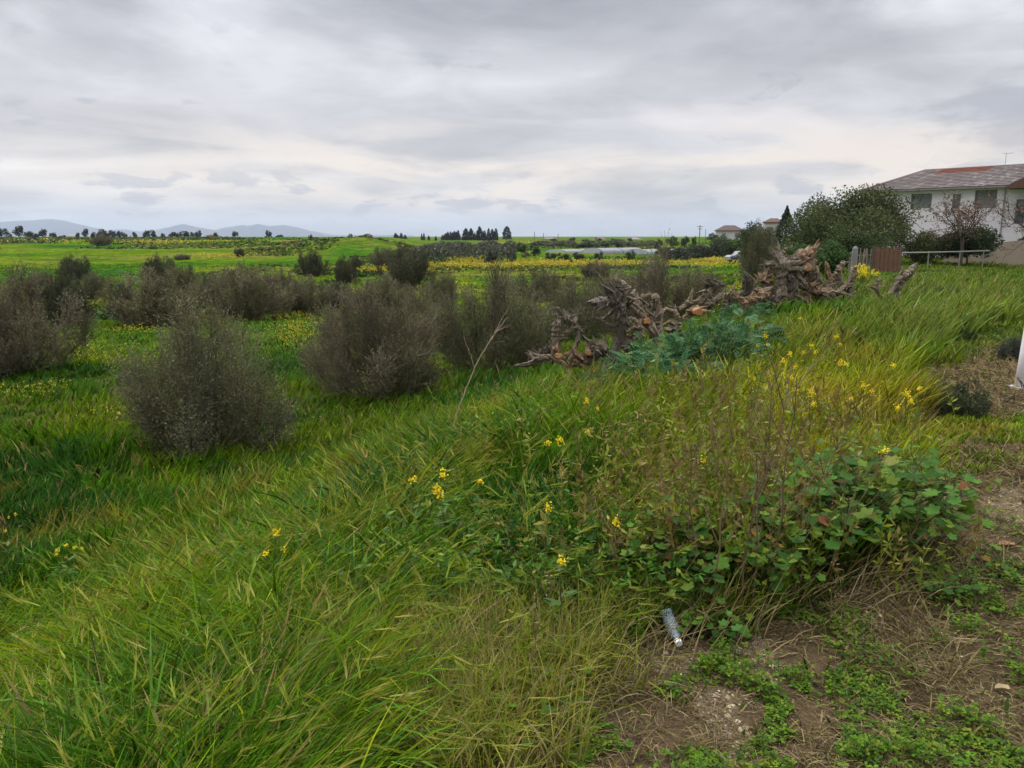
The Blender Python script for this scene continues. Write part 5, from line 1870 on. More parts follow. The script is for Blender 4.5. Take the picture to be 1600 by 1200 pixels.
def mustard(px, py, h, lab, seed, heads=2, size=1.0):
    """yellow-flowered mustard whose topmost flower head is seen at px,py"""
    rng = np.random.RandomState(seed)
    p = P(px, py, h)
    root = empty("mustard_plant", tuple(p))
    st_, lf, heads_ = MB(), MB(), []
    base = np.array([rng.normal(0, .05), rng.normal(0, .05), -0.03])
    mid = base + np.array([rng.normal(0, .02), 0, h * 0.5])
    for i in range(heads):
        tip = np.array([0, 0, h]) if i == 0 else np.array([rng.uniform(-1, 1) * 0.09, rng.uniform(-1, 1) * 0.09, h * rng.uniform(0.78, 0.97)])
        pts = np.array([base if i == 0 else mid, (mid + tip) / 2 if i else mid, tip])
        st_.tube(pts, [0.004, 0.003, 0.0015] if i == 0 else [0.0025, 0.002, 0.0012], 5, (0.085, 0.12, 0.035), cap=False)
        size *= 0.82
        n = int(46 * size)
        q = tip + rng.normal(0, 1, (n, 3)) * np.array([0.012, 0.012, 0.013]) * size + np.array([0, 0, 0.0])
        ax = nrm(rng.normal(size=(n, 3)) + [0, -0.3, 0.4])
        s_ = nrm(np.cross(ax, rng.normal(size=(n, 3))))
        c = np.array([(0.80, 0.62, 0.02), (0.72, 0.66, 0.03), (0.85, 0.56, 0.02)])[rng.randint(0, 3, n)]
        fl = MB()
        fl.diamonds(q, ax * 0.0065, s_ * 0.0045, c)
        heads_.append(fl.build("flower_head", M_PETAL, root))
        for j in range(6):
            zz = rng.uniform(0.55, 0.95) * h
            b = np.array([tip[0] * zz / h, tip[1] * zz / h, zz])
            a = rng.uniform(0, TAU)
            st_.tube([b, b + (math.cos(a) * 0.02, math.sin(a) * 0.02, 0.03)], [0.0013, 0.001], 3, (0.10, 0.13, 0.04), cap=False)
    for j in range(9):
        zz = rng.uniform(0.1, 0.7) * h
        a = rng.uniform(0, TAU)
        d = np.array([math.cos(a), math.sin(a), 0.25])
        L = rng.uniform(0.05, 0.12)
        lf.diamonds(np.array([[0, 0, zz]]) + d * L * 0.5, np.array([d * L * 0.5]), np.array([[-math.sin(a), math.cos(a), 0]]) * L * 0.2, np.array([(0.06, 0.12, 0.03)]))
    a_, c_ = st_.build("stem", M_LEAF, root), lf.build("leaves", M_LEAF, root)
    reg(root, a_, *heads_, c_)
    tag(root, lab, "flower", "yellow mustard flowers in the near grass")


for i, (px, py, h, hd, sz, lab) in enumerate([
    (1196, 526, 0.55, 3, 1.3, "yellow mustard highest up the bank, below the root plate"), (1250, 498, 0.5, 1, 1.1, "small yellow flower right of the highest mustard"),
    (1308, 526, 0.55, 2, 1.4, "mustard head standing clear, above the yellow-green grass"), (1268, 540, 0.6, 3, 1.4, "twin-headed mustard left below the clear-standing one"),
    (1235, 553, 0.6, 2, 1.3, "mustard head left of the twin-headed one"), (1224, 566, 0.6, 3, 1.3, "dense mustard cluster just left in the yellow-green grass"),
    (1313, 565, 0.55, 3, 1.5, "bright mustard head right in the yellow-green grass"), (1396, 572, 0.5, 1, 1.1, "lone mustard head where dry grass begins"),
    (1350, 604, 0.55, 3, 1.4, "tall-clustered mustard right of middle"), (1416, 614, 0.5, 3, 1.6, "rightmost bright mustard, next to the dark green tuft"),
    (1267, 612, 0.6, 3, 1.3, "upright mustard spike in the middle of yellow-green grass"), (1244, 608, 0.5, 1, 0.8, "tiny pale mustard left of the upright spike"),
    (1436, 608, 0.5, 1, 1.0, "thin mustard head right above the dark tuft"), (1383, 705, 0.5, 2, 1.2, "mustard rising out of the mallow leaves"),
    (917, 628, 0.45, 2, 1.0, "mustard beside the arched dead grey branch"), (875, 688, 0.45, 2, 1.2, "round yellow flower head in centre grass"),
    (920, 674, 0.4, 1, 0.9, "pale yellow flower right of the round centre one"), (1100, 718, 0.5, 1, 0.9, "small mustard above the dead brown stems"),
    (693, 742, 0.5, 1, 1.15, "top mustard of the pair left of centre"), (683, 766, 0.45, 2, 1.2, "lower fuller mustard of the pair left of centre"),
    (645, 750, 0.45, 1, 0.8, "mustard left of the centre pair"), (750, 752, 0.4, 1, 0.9, "small mustard right of the centre pair"),
    (963, 817, 0.4, 1, 1.1, "single yellow flower left of the red-leaved mallow"), (877, 877, 0.4, 1, 1.0, "low yellow flower above the straw"),
    (856, 794, 0.4, 1, 0.9, "little yellow flower in dark grass centre"), (103, 852, 0.45, 2, 1.0, "upper yellow flower of the group at left"),
    (117, 856, 0.42, 2, 1.0, "right yellow flower of the group at left"), (88, 866, 0.4, 1, 0.8, "lowest yellow flower of the group at left"),
    (24, 804, 0.5, 2, 0.9, "yellow flower near the left edge, upper one"), (8, 829, 0.5, 1, 0.9, "yellow flower cut by the left edge"),
    (185, 645, 0.5, 3, 1.6, "mustard clump left of the nearest olive bush"), (432, 832, 0.4, 3, 1.0, "mustard with small heads in the left centre grass"),
    (1180, 592, 0.55, 1, 0.8, "faint yellow flower left of the dense cluster"), (1228, 742, 0.4, 2, 1.2, "orange-yellow flower among dead stems"),
    (1160, 666, 0.5, 1, 0.9, "tiny yellow flower above tall dead stem"), (1002, 786, 0.3, 1, 0.7, "tiny yellow flower next to red mallow leaf"),
]):
    mustard(px, py, h, lab, 300 + i, hd, sz)

# a bigger mustard bush near the picket fence
mbsh = empty("mustard_bush", tuple(G(1350, 23)))
rng = np.random.RandomState(77)
fl, st_ = MB(), MB()
for i in range(50):
    q = rng.normal(0, 1, 3) * (0.16, 0.16, 0.10) + (0, 0, 0.62)
    st_.tube([(q[0] * .3, q[1] * .3, 0), q * (0.8, 0.8, 0.7), q], [0.006, 0.004, 0.003], 3, (0.09, 0.12, 0.03), cap=False)
    n = 26
    qq = q + rng.normal(0, 0.03, (n, 3))
    ax = nrm(rng.normal(size=(n, 3)))
    fl.diamonds(qq, ax * 0.012, nrm(np.cross(ax, rng.normal(size=(n, 3)))) * 0.009, np.tile((0.75, 0.62, 0.02), (n, 1)))
reg(mbsh, st_.build("stems", M_LEAF, mbsh), fl.build("flowers", M_PETAL, mbsh))
tag(mbsh, "bushy yellow mustard in front of the picket fence", "flower")

# ---------------------------------------------------------------- dead stems
WEED_C = (0.135, 0.098, 0.055)


def dead_weed(px, py, top, lean, nbr, lab, seed, th=0.006, col=WEED_C, husk=30, dist=None):
    rng = np.random.RandomState(seed)
    th *= 0.72
    p = P(px, py)
    h = max(0.12, px_h(px, top, p[1], p[2]))
    root = empty("dead_weed", tuple(p))
    mb, hk = MB(), MB()
    n = 8
    t = np.linspace(0, 1, n)
    pts = np.stack([lean * h * t ** 1.5 + rng.normal(0, .008, n), rng.normal(0, .01, n), h * t], -1)
    pts[0] = (0, 0, -0.03)
    mb.tube(pts, np.linspace(th, th * 0.35, n), 6, np.array(col) * rng.uniform(0.8, 1.2), 0.1, rng)
    tips = [pts[-1]]
    for i in range(nbr):
        q = pts[rng.randint(2, n)]
        a = rng.uniform(0, TAU)
        L = h * rng.uniform(0.15, 0.4)
        e = q + np.array([math.cos(a) * 0.45 + lean, math.sin(a) * 0.45, 0.8]) * L
        m = (q + e) / 2 + rng.normal(0, .012, 3)
        mb.tube([q, m, e], [th * .45, th * .35, th * .18], 4, np.array(col) * rng.uniform(0.8, 1.3), cap=False)
        tips += [m, e]
    b = mb.build("stalk", M_TWIG, root)
    kids = [b]
    if husk:
        tips = np.array(tips)
        q = tips[rng.randint(0, len(tips), husk)] + rng.normal(0, 0.012, (husk, 3))
        leaf_cloud(hk, rng, q, np.zeros_like(q), 0.018, 0.4, [(0.22, 0.16, 0.09), (0.15, 0.10, 0.06), (0.18, 0.15, 0.06)])
        kids.append(tag(hk.build("husks", M_STRAW, root), kind="stuff"))
    reg(root, *kids)
    tag(root, lab, "dead plant", "dead brown stems standing in the bank")


for i, (px, py, top, lean, nbr, lab, th) in enumerate([
    (1112, 975, 690, 0.05, 9, "dark dead stem rising behind the plastic bottle", 0.007), (1150, 968, 640, 0.16, 12, "tallest reddish-brown dead stem in the mallow thicket", 0.009),
    (1175, 965, 700, 0.02, 10, "straight dead stem right of the tallest one", 0.007), (1085, 955, 720, -0.08, 8, "dead stem leaning left among small mallow leaves", 0.006),
    (1205, 960, 590, 0.04, 14, "branchy dead stem reaching above the mallows", 0.007), (1225, 950, 660, 0.25, 9, "dead stem leaning right across the mallows", 0.006),
    (1060, 940, 740, 0.1, 7, "thin dead stem left of the bottle", 0.005), (1130, 925, 670, -0.12, 10, "forked dead stem with yellow husks", 0.006),
    (1280, 945, 700, 0.35, 6, "long dead stalk slanting right through mallow leaves", 0.005), (1190, 900, 560, 0.0, 12, "slender tall weed above the dead thicket", 0.005),
    (955, 820, 690, -0.05, 6, "dark thin stem in the centre grass", 0.0045), (948, 720, 600, -0.2, 6, "dark crooked weed beside the arched dead branch", 0.006),
    (1010, 935, 800, 0.0, 6, "short dead stem at left end of mallow row", 0.006), (826, 1110, 930, 0.06, 5, "dark dead stem standing in the straw, bottom centre", 0.0055),
    (862, 1040, 915, -0.02, 4, "second dark stem in straw, right of the first", 0.004), (1318, 1075, 965, 0.12, 3, "thin dark stem in the leafy ground cover", 0.003),
    (1295, 985, 905, 0.15, 4, "short bent dead stem at foot of the mallow row", 0.004), (1365, 600, 520, -0.35, 4, "leaning grey stem by the dry grass strip", 0.008),
    (1425, 625, 560, -0.2, 5, "reddish dry stems at the path's edge", 0.005), (1440, 620, 572, 0.05, 5, "short reddish dry weed next to leaning one", 0.005),
    (380, 780, 720, 0.12, 5, "small dead twig in the left grass", 0.005), (185, 905, 800, 0.45, 5, "thin dead twig in the dark left grass", 0.004),
    (655, 800, 735, 0.0, 4, "short dry stem next to the left mustard", 0.004), (1408, 480, 425, -0.1, 3, "thin weed in front of the lone leaning log", 0.008),
    (1275, 600, 540, 0.1, 5, "dry stem in the yellow-green grass", 0.005), (1010, 690, 620, 0.05, 6, "yellowish dry weed right of arched branch", 0.005),
    (1078, 700, 560, 0.1, 10, "bushy thin weed below blue-green clump", 0.006), (1330, 760, 650, 0.45, 6, "bare arching stem above the mallow leaves", 0.006),
]):
    dead_weed(px, py, top, lean, nbr, lab, 400 + i, th)


def wire_stalk(name, lab, cat, runs, dist, col, grp=None):
    """runs of photo points at a given distance, as thin stalks: ([(px,py,dz)], r0, r1)"""
    root = empty(name)
    mb = MB()
    first = None
    for pts, r0, r1 in runs:
        q = []
        for px, py, dz in pts:
            r = ray(px, py)
            t = (dist + dz) / r[1]
            q.append(np.array([r[0] * t, dist + dz, CAM_Z + r[2] * t]))
        q = np.array(q)
        if first is None:
            first = q[0].copy()
            first[2] = Hs(first[0], first[1])
            q[0] = first + (0, 0, -0.02)
        n = len(q) * 5
        tt = np.linspace(0, len(q) - 1, n)
        w = np.stack([np.interp(tt, np.arange(len(q)), q[:, c]) for c in range(3)], -1)
        w[1:-1] = (w[:-2] + w[1:-1] * 2 + w[2:]) / 4
        w += R.normal(0, 0.003, w.shape)
        mb.tube(w - first, np.linspace(r0, r1, n), 6, col, 0.1, R)
    o = mb.build("stalk", M_TWIG, root)
    root.location = tuple(first)
    reg(root, o)
    tag(root, lab, cat, grp)


dd = P(697, 722)[1]
wire_stalk("dry_stalk", "tall pale dry stalk bending up right above the grass", "dead plant",
           [([(695, 728, 0), (703, 680, 0), (716, 640, .05), (735, 590, .1), (755, 548, .15), (778, 515, .2), (793, 496, .2)], 0.006, 0.003),
            ([(742, 575, .1), (732, 548, .1), (724, 525, .1)], 0.004, 0.002), ([(768, 530, .15), (783, 500, .2), (797, 478, .2)], 0.004, 0.0015),
            ([(775, 518, .15), (788, 512, .2), (800, 508, .2)], 0.003, 0.001)], dd, (0.25, 0.19, 0.14))
dd = P(895, 660)[1]
wire_stalk("dead_branch", "arched grey dead branch lying in the centre grass", "branch",
           [([(890, 660, 0), (900, 648, 0), (915, 638, 0), (935, 630, 0), (955, 628, 0), (968, 636, 0)], 0.035, 0.015), ([(905, 645, 0), (925, 648, 0), (945, 642, .1)], 0.018, 0.008),
            ([(900, 655, -.05), (918, 650, 0), (940, 636, .05), (962, 622, .05)], 0.02, 0.006), ([(915, 640, 0), (922, 625, 0), (920, 605, 0)], 0.012, 0.004),
            ([(930, 634, 0), (950, 640, 0), (972, 648, -.05)], 0.015, 0.006)], dd, (0.15, 0.125, 0.11))

# tuft-like dwarf shrubs beside the path
for (px, py, wpx, top, seed, cols, lab) in [
    (1497, 652, 112, 598, 501, [(0.045, 0.065, 0.028), (0.06, 0.08, 0.035), (0.075, 0.085, 0.05)], "dark green feathery tuft beside the path"),
    (1585, 562, 60, 528, 502, [(0.07, 0.08, 0.065), (0.09, 0.095, 0.08)], "grey-green mound of herbs near the white post"),
    (1500, 532, 50, 512, 503, [(0.035, 0.06, 0.02), (0.05, 0.075, 0.025)], "dark hollow tuft in the grass on the right bank")]:
    p, rx, h = near_bush(px, py, wpx, top)
    b = make_bush("herb_tuft", seed, h, rx, 1500, 5, 0.022, cols, twig_col=(0.07, 0.08, 0.04), tw=0.0022, spiky=0.5)
    place(b, p)
    tag(b, lab, "plant")

# ---------------------------------------------------------------- plastic bottle
bp = P(1060, 1016)
root = empty("plastic_bottle", tuple(bp + (0, 0, 0.03)))
ax0 = nrm(np.array([-0.10, 1.0, 0.25]))
prof = [(0.0, 0.010), (0.022, 0.0115), (0.026, 0.012), (0.032, 0.013), (0.055, 0.026), (0.075, 0.031), (0.085, 0.0285), (0.10, 0.031), (0.115, 0.0285), (0.13, 0.031),
        (0.15, 0.031), (0.165, 0.0285), (0.18, 0.031), (0.20, 0.031), (0.207, 0.027), (0.209, 0.01)]
mb = MB()
prof = [(s * 0.86, r * 0.88) for s, r in prof]
mb.tube([ax0 * s for s, r in prof], [r for s, r in prof], 20, (0.55, 0.66, 0.80))
M_BOT = bpy.data.materials.new("clear_plastic")
M_BOT.use_nodes = True
g = NT(M_BOT.node_tree)
b = g.n("ShaderNodeBsdfPrincipled")
b.inputs['Base Color'].default_value = (0.60, 0.72, 0.80, 1)
b.inputs['Roughness'].default_value = 0.2
b.inputs['Transmission Weight'].default_value = 0.75
b.inputs['IOR'].default_value = 1.3
bn = g.n("ShaderNodeBump")
bn.inputs['Strength'].default_value = 0.6
bn.inputs['Distance'].default_value = 0.01
g.l(g.noise(g.n("ShaderNodeTexCoord").outputs['Object'], 45, 3), bn.inputs['Height'])
g.l(bn.outputs[0], b.inputs['Normal'])
g.l(b.outputs[0], g.n("ShaderNodeOutputMaterial").inputs[0])
bd = mb.build("bottle_body", M_BOT, root, smooth=True)
mb = MB()
mb.tube([ax0 * -0.004, ax0 * 0.014], [0.0145, 0.0145], 18, (0.80, 0.80, 0.82))
cp = mb.build("cap", M_PAINT, root)
mb = MB()
mb.tube([ax0 * 0.158, ax0 * 0.174], [0.0280, 0.0280], 20, (0.25, 0.42, 0.62), cap=False)
lb = mb.build("blue_band", M_PAINT, root, smooth=True)
reg(root, bd, cp, lb)
tag(root, "crushed clear plastic bottle with white cap on the dirt", "bottle")

# ---------------------------------------------------------------- scattered dead leaves and stones one can pick out
for i, (px, py, w, c, lab) in enumerate([(1568, 858, 0.075, (0.30, 0.17, 0.10), "brown dead leaf on the soil near the right edge"),
                                         (1560, 1083, 0.05, (0.42, 0.32, 0.20), "pale curled dead leaf on the soil, bottom right"),
                                         (1297, 898, 0.04, (0.34, 0.20, 0.12), "reddish dead leaf caught in straw under mallows")]):
    p = P(px, py)
    mb = MB()
    n = 14
    tt = np.linspace(0, TAU, n, endpoint=False)
    rngl = np.random.RandomState(i)
    r = w * (0.6 + 0.25 * np.cos(tt) + 0.1 * rngl.uniform(-1, 1, n))
    V = np.stack([r * np.cos(tt), 0.55 * r * np.sin(tt), 0.015 + 0.3 * np.abs(r * np.sin(tt)) + rngl.uniform(0, .006, n)], -1)
    V = np.vstack([V, (0, 0, 0.004)])
    V2 = V - (0, 0, 0.0015)
    mb.add(V, None, [(n, k, (k + 1) % n) for k in range(n)], c)
    mb.add(V2, None, [(n, (k + 1) % n, k) for k in range(n)], c)
    tag(mb.build("dead_leaf", M_STRAW, loc=tuple(p)), lab, "leaf")


def gravel():
    rng = np.random.RandomState(601)
    mb = MB()
    ang = np.arange(5) / 5 * TAU
    n = 17000
    a = rng.uniform(-0.1, 1.3, n)
    y = np.exp(rng.uniform(math.log(1.8), math.log(6.5), n))
    x = a * y
    inb = zone(x, y, [Z_BARE])
    ing = zone(x, y, Z_GRAVEL, 0.16, 0.25)
    cl = fbm(x, y, 0.25, 2) > 0.35
    keep = inb & (ing | (cl & (rng.rand(n) < 0.25)))
    x, y, ing = x[keep], y[keep], ing[keep]
    z = H(x, y)
    n = len(x)
    s = rng.uniform(0.002, 0.0065, n) * (1 + (rng.rand(n) < 0.06) * 1.5)
    T = [(5, i, (i + 1) % 5) for i in range(5)]
    base = np.stack([np.cos(ang), np.sin(ang), np.zeros(5)], -1)
    tv = np.vstack([base, (0, 0, 0.6)])
    V = tv[None] * s[:, None, None] * rng.uniform(0.7, 1.3, (n, 6, 3)) + np.stack([x, y, z], -1)[:, None, :]
    col = np.array([(0.50, 0.41, 0.30), (0.42, 0.34, 0.25), (0.33, 0.26, 0.19), (0.58, 0.52, 0.43)])[rng.randint(0, 4, n)] * rng.uniform(0.7, 1.1, (n, 1))
    TT = (np.arange(n) * 6)[:, None, None] + np.array(T)[None]
    mb.add(V.reshape(-1, 3), None, TT.reshape(-1, 3), np.repeat(col, 6, axis=0))
    tag(mb.build("gravel", M_STONE), "pale gravel and wood chips scattered on the soil", None, None, "stuff")


gravel()


def ground_cover():
    """low clover-like leaves: three small leaflets on each stalk"""
    rng = np.random.RandomState(611)
    n = 90000
    a = rng.uniform(-0.05, 1.0, n)
    y = np.exp(rng.uniform(math.log(1.8), math.log(5.2), n))
    x = a * y
    inz = zone(x, y, Z_COVER, 0.5, 0.28)
    stray = zone(x, y, [Z_BARE]) & (fbm(x, y, 0.3, 3) > 0.30) & (rng.rand(n) < 0.16 + 0.5 * (fbm(x, y, 0.3, 3) > 0.6))
    dn = 0.50 + 0.75 * fbm(x + 9, y, 0.16, 3)
    keep = (inz & (rng.rand(n) < dn)) | stray
    x, y = x[keep], y[keep]
    z = H(x, y) + rng.uniform(0.005, 0.06, len(x)) * (0.5 + 0.7 * (fbm(x, y, 0.4, 2) > 0))
    n = len(x)
    mb = MB()
    cols = np.array([(0.070, 0.155, 0.008), (0.090, 0.175, 0.010), (0.048, 0.110, 0.010), (0.13, 0.17, 0.014), (0.038, 0.082, 0.010)])
    cc = cols[rng.randint(0, 5, n)] * rng.uniform(0.7, 1.2, (n, 1))
    az = rng.uniform(0, TAU, n)
    s = rng.uniform(0.003, 0.010, n)
    for k in range(3):
        a2 = az + k * TAU / 3 + rng.normal(0, 0.2, n)
        d = np.stack([np.cos(a2), np.sin(a2), rng.normal(0.05, 0.3, n)], -1)
        sd = nrm(np.cross(d, rng.normal(0, .3, (n, 3)) + (0, 0, 1)))
        mb.diamonds(np.stack([x, y, z], -1) + d * s[:, None] * 0.9, d * s[:, None], sd * s[:, None] * 0.75, cc, 0.25)
    # stalks
    m = n // 3
    P0 = np.stack([x[:m], y[:m], H(x[:m], y[:m])], -1)
    P1 = np.stack([x[:m], y[:m], z[:m]], -1)
    C = np.stack([P0, (P0 + P1) / 2 + rng.normal(0, .004, (m, 3)), P1], 1)
    W = np.tile(np.array([[[0.0012, 0, 0]]]), (m, 3, 1))
    mb.ribbons(C, W, np.tile((0.10, 0.12, 0.03), (m, 3, 1)))
    tag(mb.build("ground_cover", M_LEAF), "low bright green clover-like leaves on the soil", None, None, "stuff")


ground_cover()

# ---------------------------------------------------------------- grass


def blades(mb, rng, x, y, L, half, az, th0, th1, cb, ct, K=5, z_off=-0.02, wmid=1.0, flat=None):
    n = len(x)
    s = np.linspace(0, 1, K)
    th = th0[:, None] + (th1 - th0)[:, None] * s[None, :] ** 1.3
    ds = 1.0 / (K - 1)
    hx = np.concatenate([np.zeros((n, 1)), np.cumsum(np.sin((th[:, 1:] + th[:, :-1]) / 2) * ds, 1)], 1) * L[:, None]
    hz = np.concatenate([np.zeros((n, 1)), np.cumsum(np.cos((th[:, 1:] + th[:, :-1]) / 2) * ds, 1)], 1) * L[:, None]
    z0 = H(x, y) + z_off
    ca, sa = np.cos(az), np.sin(az)
    C = np.stack([x[:, None] + hx * ca[:, None], y[:, None] + hx * sa[:, None], z0[:, None] + hz], -1)
    # keep drooping tips above the soil
    zt = (z0 + 0.012)[:, None]
    C[:, 2:, 2] = np.maximum(C[:, 2:, 2], zt)
    tw = rng.uniform(0, math.pi, n)
    side = np.stack([-sa, ca, np.zeros(n)], -1)
    nrm_ = np.stack([ca * np.cos(th[:, 1]), sa * np.cos(th[:, 1]), -np.sin(th[:, 1])], -1)
    wv = side * np.cos(tw)[:, None] + nrm_ * np.sin(tw)[:, None]
    prof = np.array([0.75, 1.0, 0.85, 0.55, 0.06]) if K == 5 else (np.array([0.85, 1.0, 0.6, 0.06]) if K == 4 else np.array([0.9, 0.8, 0.06]))
    W = wv[:, None, :] * (half[:, None] * prof[None, :])[..., None]
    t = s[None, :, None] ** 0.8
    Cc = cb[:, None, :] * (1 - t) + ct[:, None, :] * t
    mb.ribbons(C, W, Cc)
    return C


def field_colour(rng, x, y):
    """own colour of the grass: drifts of different species"""
    n = len(x)
    D = np.hypot(x, y)
    f = fbm(x, y, 3.2, 4)
    f2 = fbm(x + 40, y - 12, 0.8, 3)
    G1, G2, G3, G4 = np.array((0.050, 0.138, 0.005)), np.array((0.112, 0.190, 0.006)), np.array((0.026, 0.090, 0.010)), np.array((0.30, 0.29, 0.008))
    w = sstep(f + 0.5 * f2, -0.2, 0.6)[:, None]
    c = G1 * (1 - w) + G2 * w
    w3 = sstep(f - 0.4 * f2, -0.15, -0.65)[:, None]
    c = c * (1 - w3) + G3 * w3
    # yellower on the bank at the right
    a = x / y
    yz = np.exp(-((a - 0.36) / 0.17) ** 2 - ((np.log(np.maximum(y, .1)) - math.log(6.0)) / 0.45) ** 2)
    yz = yz + 0.45 * np.exp(-((a + 0.05) / 0.25) ** 2 - ((y - 2.2) / 0.7) ** 2)
    sage = (sstep(-crest_d(x, y), 0.0, 2.5) * sstep(y, 7, 12) * np.clip(0.45 + 0.6 * fbm(x, y, 1.6, 3), 0, 1))[:, None]
    c = c * (1 - sage) + np.array((0.14, 0.18, 0.035)) * sage
    w4 = np.clip(yz * (0.75 + 0.5 * f2), 0, 0.85)[:, None]
    c = c * (1 - w4) + G4 * w4
    f4 = fbm(x + 11, y + 60, 0.32, 3)[:, None] * sstep(20 - y, 0, 12)[:, None]
    c = c * (1 + 0.38 * np.clip(f4, -1, 1)) * (1 - 0.25 * np.clip(-f4, 0, 1) * np.array((1, 0.1, 0)))
    f5 = sstep(fbm(x - 31, y + 8, 0.55, 3), 0.35, 0.7)[:, None] * (y < 12)[:, None] * 0.6
    c = c * (1 - f5) + np.array((0.23, 0.19, 0.03)) * f5
    c = c * rng.uniform(0.35, 1.6, (n, 1)) ** 1.1
    return c


def build_grass():
    rng = np.random.RandomState(701)
    mb = MB()

    def sample(n, y0, y1, a0=-0.92, a1=0.92):
        y = np.exp(rng.uniform(math.log(y0), math.log(y1), n))
        x = rng.uniform(a0, a1, n) * y
        return x, y
    for (n, y0, y1, K, lf) in [(250000, 1.3, 9.0, 5, 1.0), (230000, 6.0, 26.0, 4, 1.0), (230000, 20.0, 95.0, 3, 0.85)]:
        x, y = sample(n, y0, y1)
        # clumping: pull blades towards tuft centres
        D = np.hypot(x, y)
        cell = (0.09 + 0.012 * np.exp(np.round(np.log(D) * 2) / 2)) * (1.0 if y0 < 10 else 0.8)
        gx, gy = np.round(x / cell), np.round(y / cell)
        hsh = np.sin(gx * 127.1 + gy * 311.7) * 43758.5453
        jx = hsh - np.floor(hsh)
        hsh = np.sin(gx * 269.5 + gy * 183.3) * 28001.831
        jy = (hsh - np.floor(hsh)) * 1.6 - 0.3
        jx = jx * 1.6 - 0.3
        cx, cy = (gx + jx - 0.5) * cell, (gy + jy - 0.5) * cell
        pull = rng.uniform(0, 0.75, n) * (1.0 if y1 < 30 else 0.35)
        x, y = x * (1 - pull) + cx * pull, y * (1 - pull) + cy * pull
        D = np.hypot(x, y)
        bare = zone(x, y, [Z_BARE])
        turf = zone(x, y, Z_TURF, 0.15)
        dens = 0.72 + 0.55 * fbm(x, y, 1.3, 3) + 0.35 * fbm(x + 3, y, 0.33, 2)
        keep = rng.rand(n) < np.clip(dens, 0.15, 1)
        far_fade = D < 8.5
        keep &= ~bare | turf | (rng.rand(n) < 0.03)
        keep &= ~((np.hypot(x - bp[0], y - bp[1] + 0.02) < 0.16))
        x, y, D, bare, turf = x[keep], y[keep], D[keep], bare[keep], turf[keep]
        n = len(x)
        a = x / y
        cd = crest_d(x, y)
        hl = 0.36 + 0.16 * fbm(x, y, 1.7, 3)
        hl = hl * (1 - 0.62 * sstep(D, 12, 45))
        hl = np.where((cd < 0.35) & (y < 3.4) & (x > -0.55), hl * 0.52, hl)
        hl = hl * (1 + 0.35 * sstep(-cd, 0.5, 3) * sstep(y, 6, 10))
        hl = np.where(bare & ~turf, 0.07, hl)
        hl = np.where(turf, 0.085, hl)
        L = np.maximum(hl, 0.05) * rng.uniform(0.45, 1.35, n) * lf
        half = (0.0018 + 0.00055 * D) * np.where(rng.rand(n) < 0.35, 2.0, 1.0) * rng.uniform(0.6, 1.3, n)
        if K == 3:
            half *= 0.75
        wind = -0.35 + 1.0 * fbm(x, y, 4.0, 2) + 0.25 * fbm(x, y, 0.7, 2)
        near_l = sstep(-cd, 0.6, -0.4) * sstep(D, 12, 4)
        az_bias = near_l
        az = wind + rng.normal(0, 0.55, n) * (1 + 0.6 * (1 - near_l))
        rnd = rng.rand(n) < 0.22
        az = np.where(rnd, rng.uniform(0, TAU, n), az) + 1.2 * fbm(x + 7, y + 3, 0.45, 2)
        th0 = np.radians(rng.uniform(3, 28, n) + 20 * near_l)
        th1 = np.radians(rng.uniform(25, 75, n) + 42 * near_l * rng.rand(n))
        c = field_colour(rng, x, y)
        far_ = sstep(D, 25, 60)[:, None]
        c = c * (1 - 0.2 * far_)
        dry = rng.rand(n) < 0.045 + 0.10 * (fbm(x, y, 1.1, 3) > 0.45) + 0.10 * (cd < 0.2) * (y < 4)
        straw = np.array((0.27, 0.21, 0.09)) * rng.uniform(0.6, 1.2, (n, 1))
        c = np.where(dry[:, None], straw, c)
        cb = c * np.array((0.75, 0.70, 0.8))  # shading painted into the colour: blades darken towards the ground
        ct = c * np.array((1.15, 1.08, 0.9))  # tips painted lighter, and yellower
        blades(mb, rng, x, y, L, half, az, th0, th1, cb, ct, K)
    # broad bright flag leaves lying over with the wind
    n = 15000
    x, y = sample(n, 1.5, 8.0, -0.95, 0.12)
    k = (np.hypot(x - bp[0], y - bp[1] + 0.1) > 0.55) & ((x < -0.45) | (y > 3.2)) & ~zone(x, y, [Z_BARE]) & (fbm(x, y, 0.8, 3) > -0.15)
    x, y = x[k], y[k]
    n = len(x)
    az = -0.45 + rng.normal(0, 0.75, n) + 1.0 * fbm(x, y, 1.2, 2)
    c = np.array([(0.18, 0.29, 0.008), (0.10, 0.23, 0.008), (0.27, 0.31, 0.012), (0.05, 0.15, 0.02)])[rng.randint(0, 4, n)] * rng.uniform(0.7, 1.25, (n, 1))
    blades(mb, rng, x, y, rng.uniform(0.30, 0.58, n), rng.uniform(0.0028, 0.0055, n), az, np.radians(rng.uniform(10, 40, n)), np.radians(rng.uniform(45, 115, n)), c * 0.8, c * 1.1, 5)
    # short yellowing blades with dead tips along the edge
    n = 60000
    x, y = sample(n, 1.5, 4.2, -0.45, 0.55)
    bd = zone(x, y, [Z_BARE])
    sh = zone(x, y, [gpoly([(330, 1230), (420, 1000), (760, 930), (960, 900), (1140, 940), (1100, 1040), (900, 1110), (760, 1230)])], 0.3, 0.4)
    k = sh & (~bd | (rng.rand(n) < 0.25)) & (np.hypot(x - bp[0], y - bp[1] + 0.1) > 0.26)
    x, y = x[k], y[k]
    n = len(x)
    c = np.array([(0.20, 0.24, 0.01), (0.26, 0.25, 0.02), (0.12, 0.19, 0.01), (0.32, 0.26, 0.10)])[rng.randint(0, 4, n)] * rng.uniform(0.6, 1.2, (n, 1))
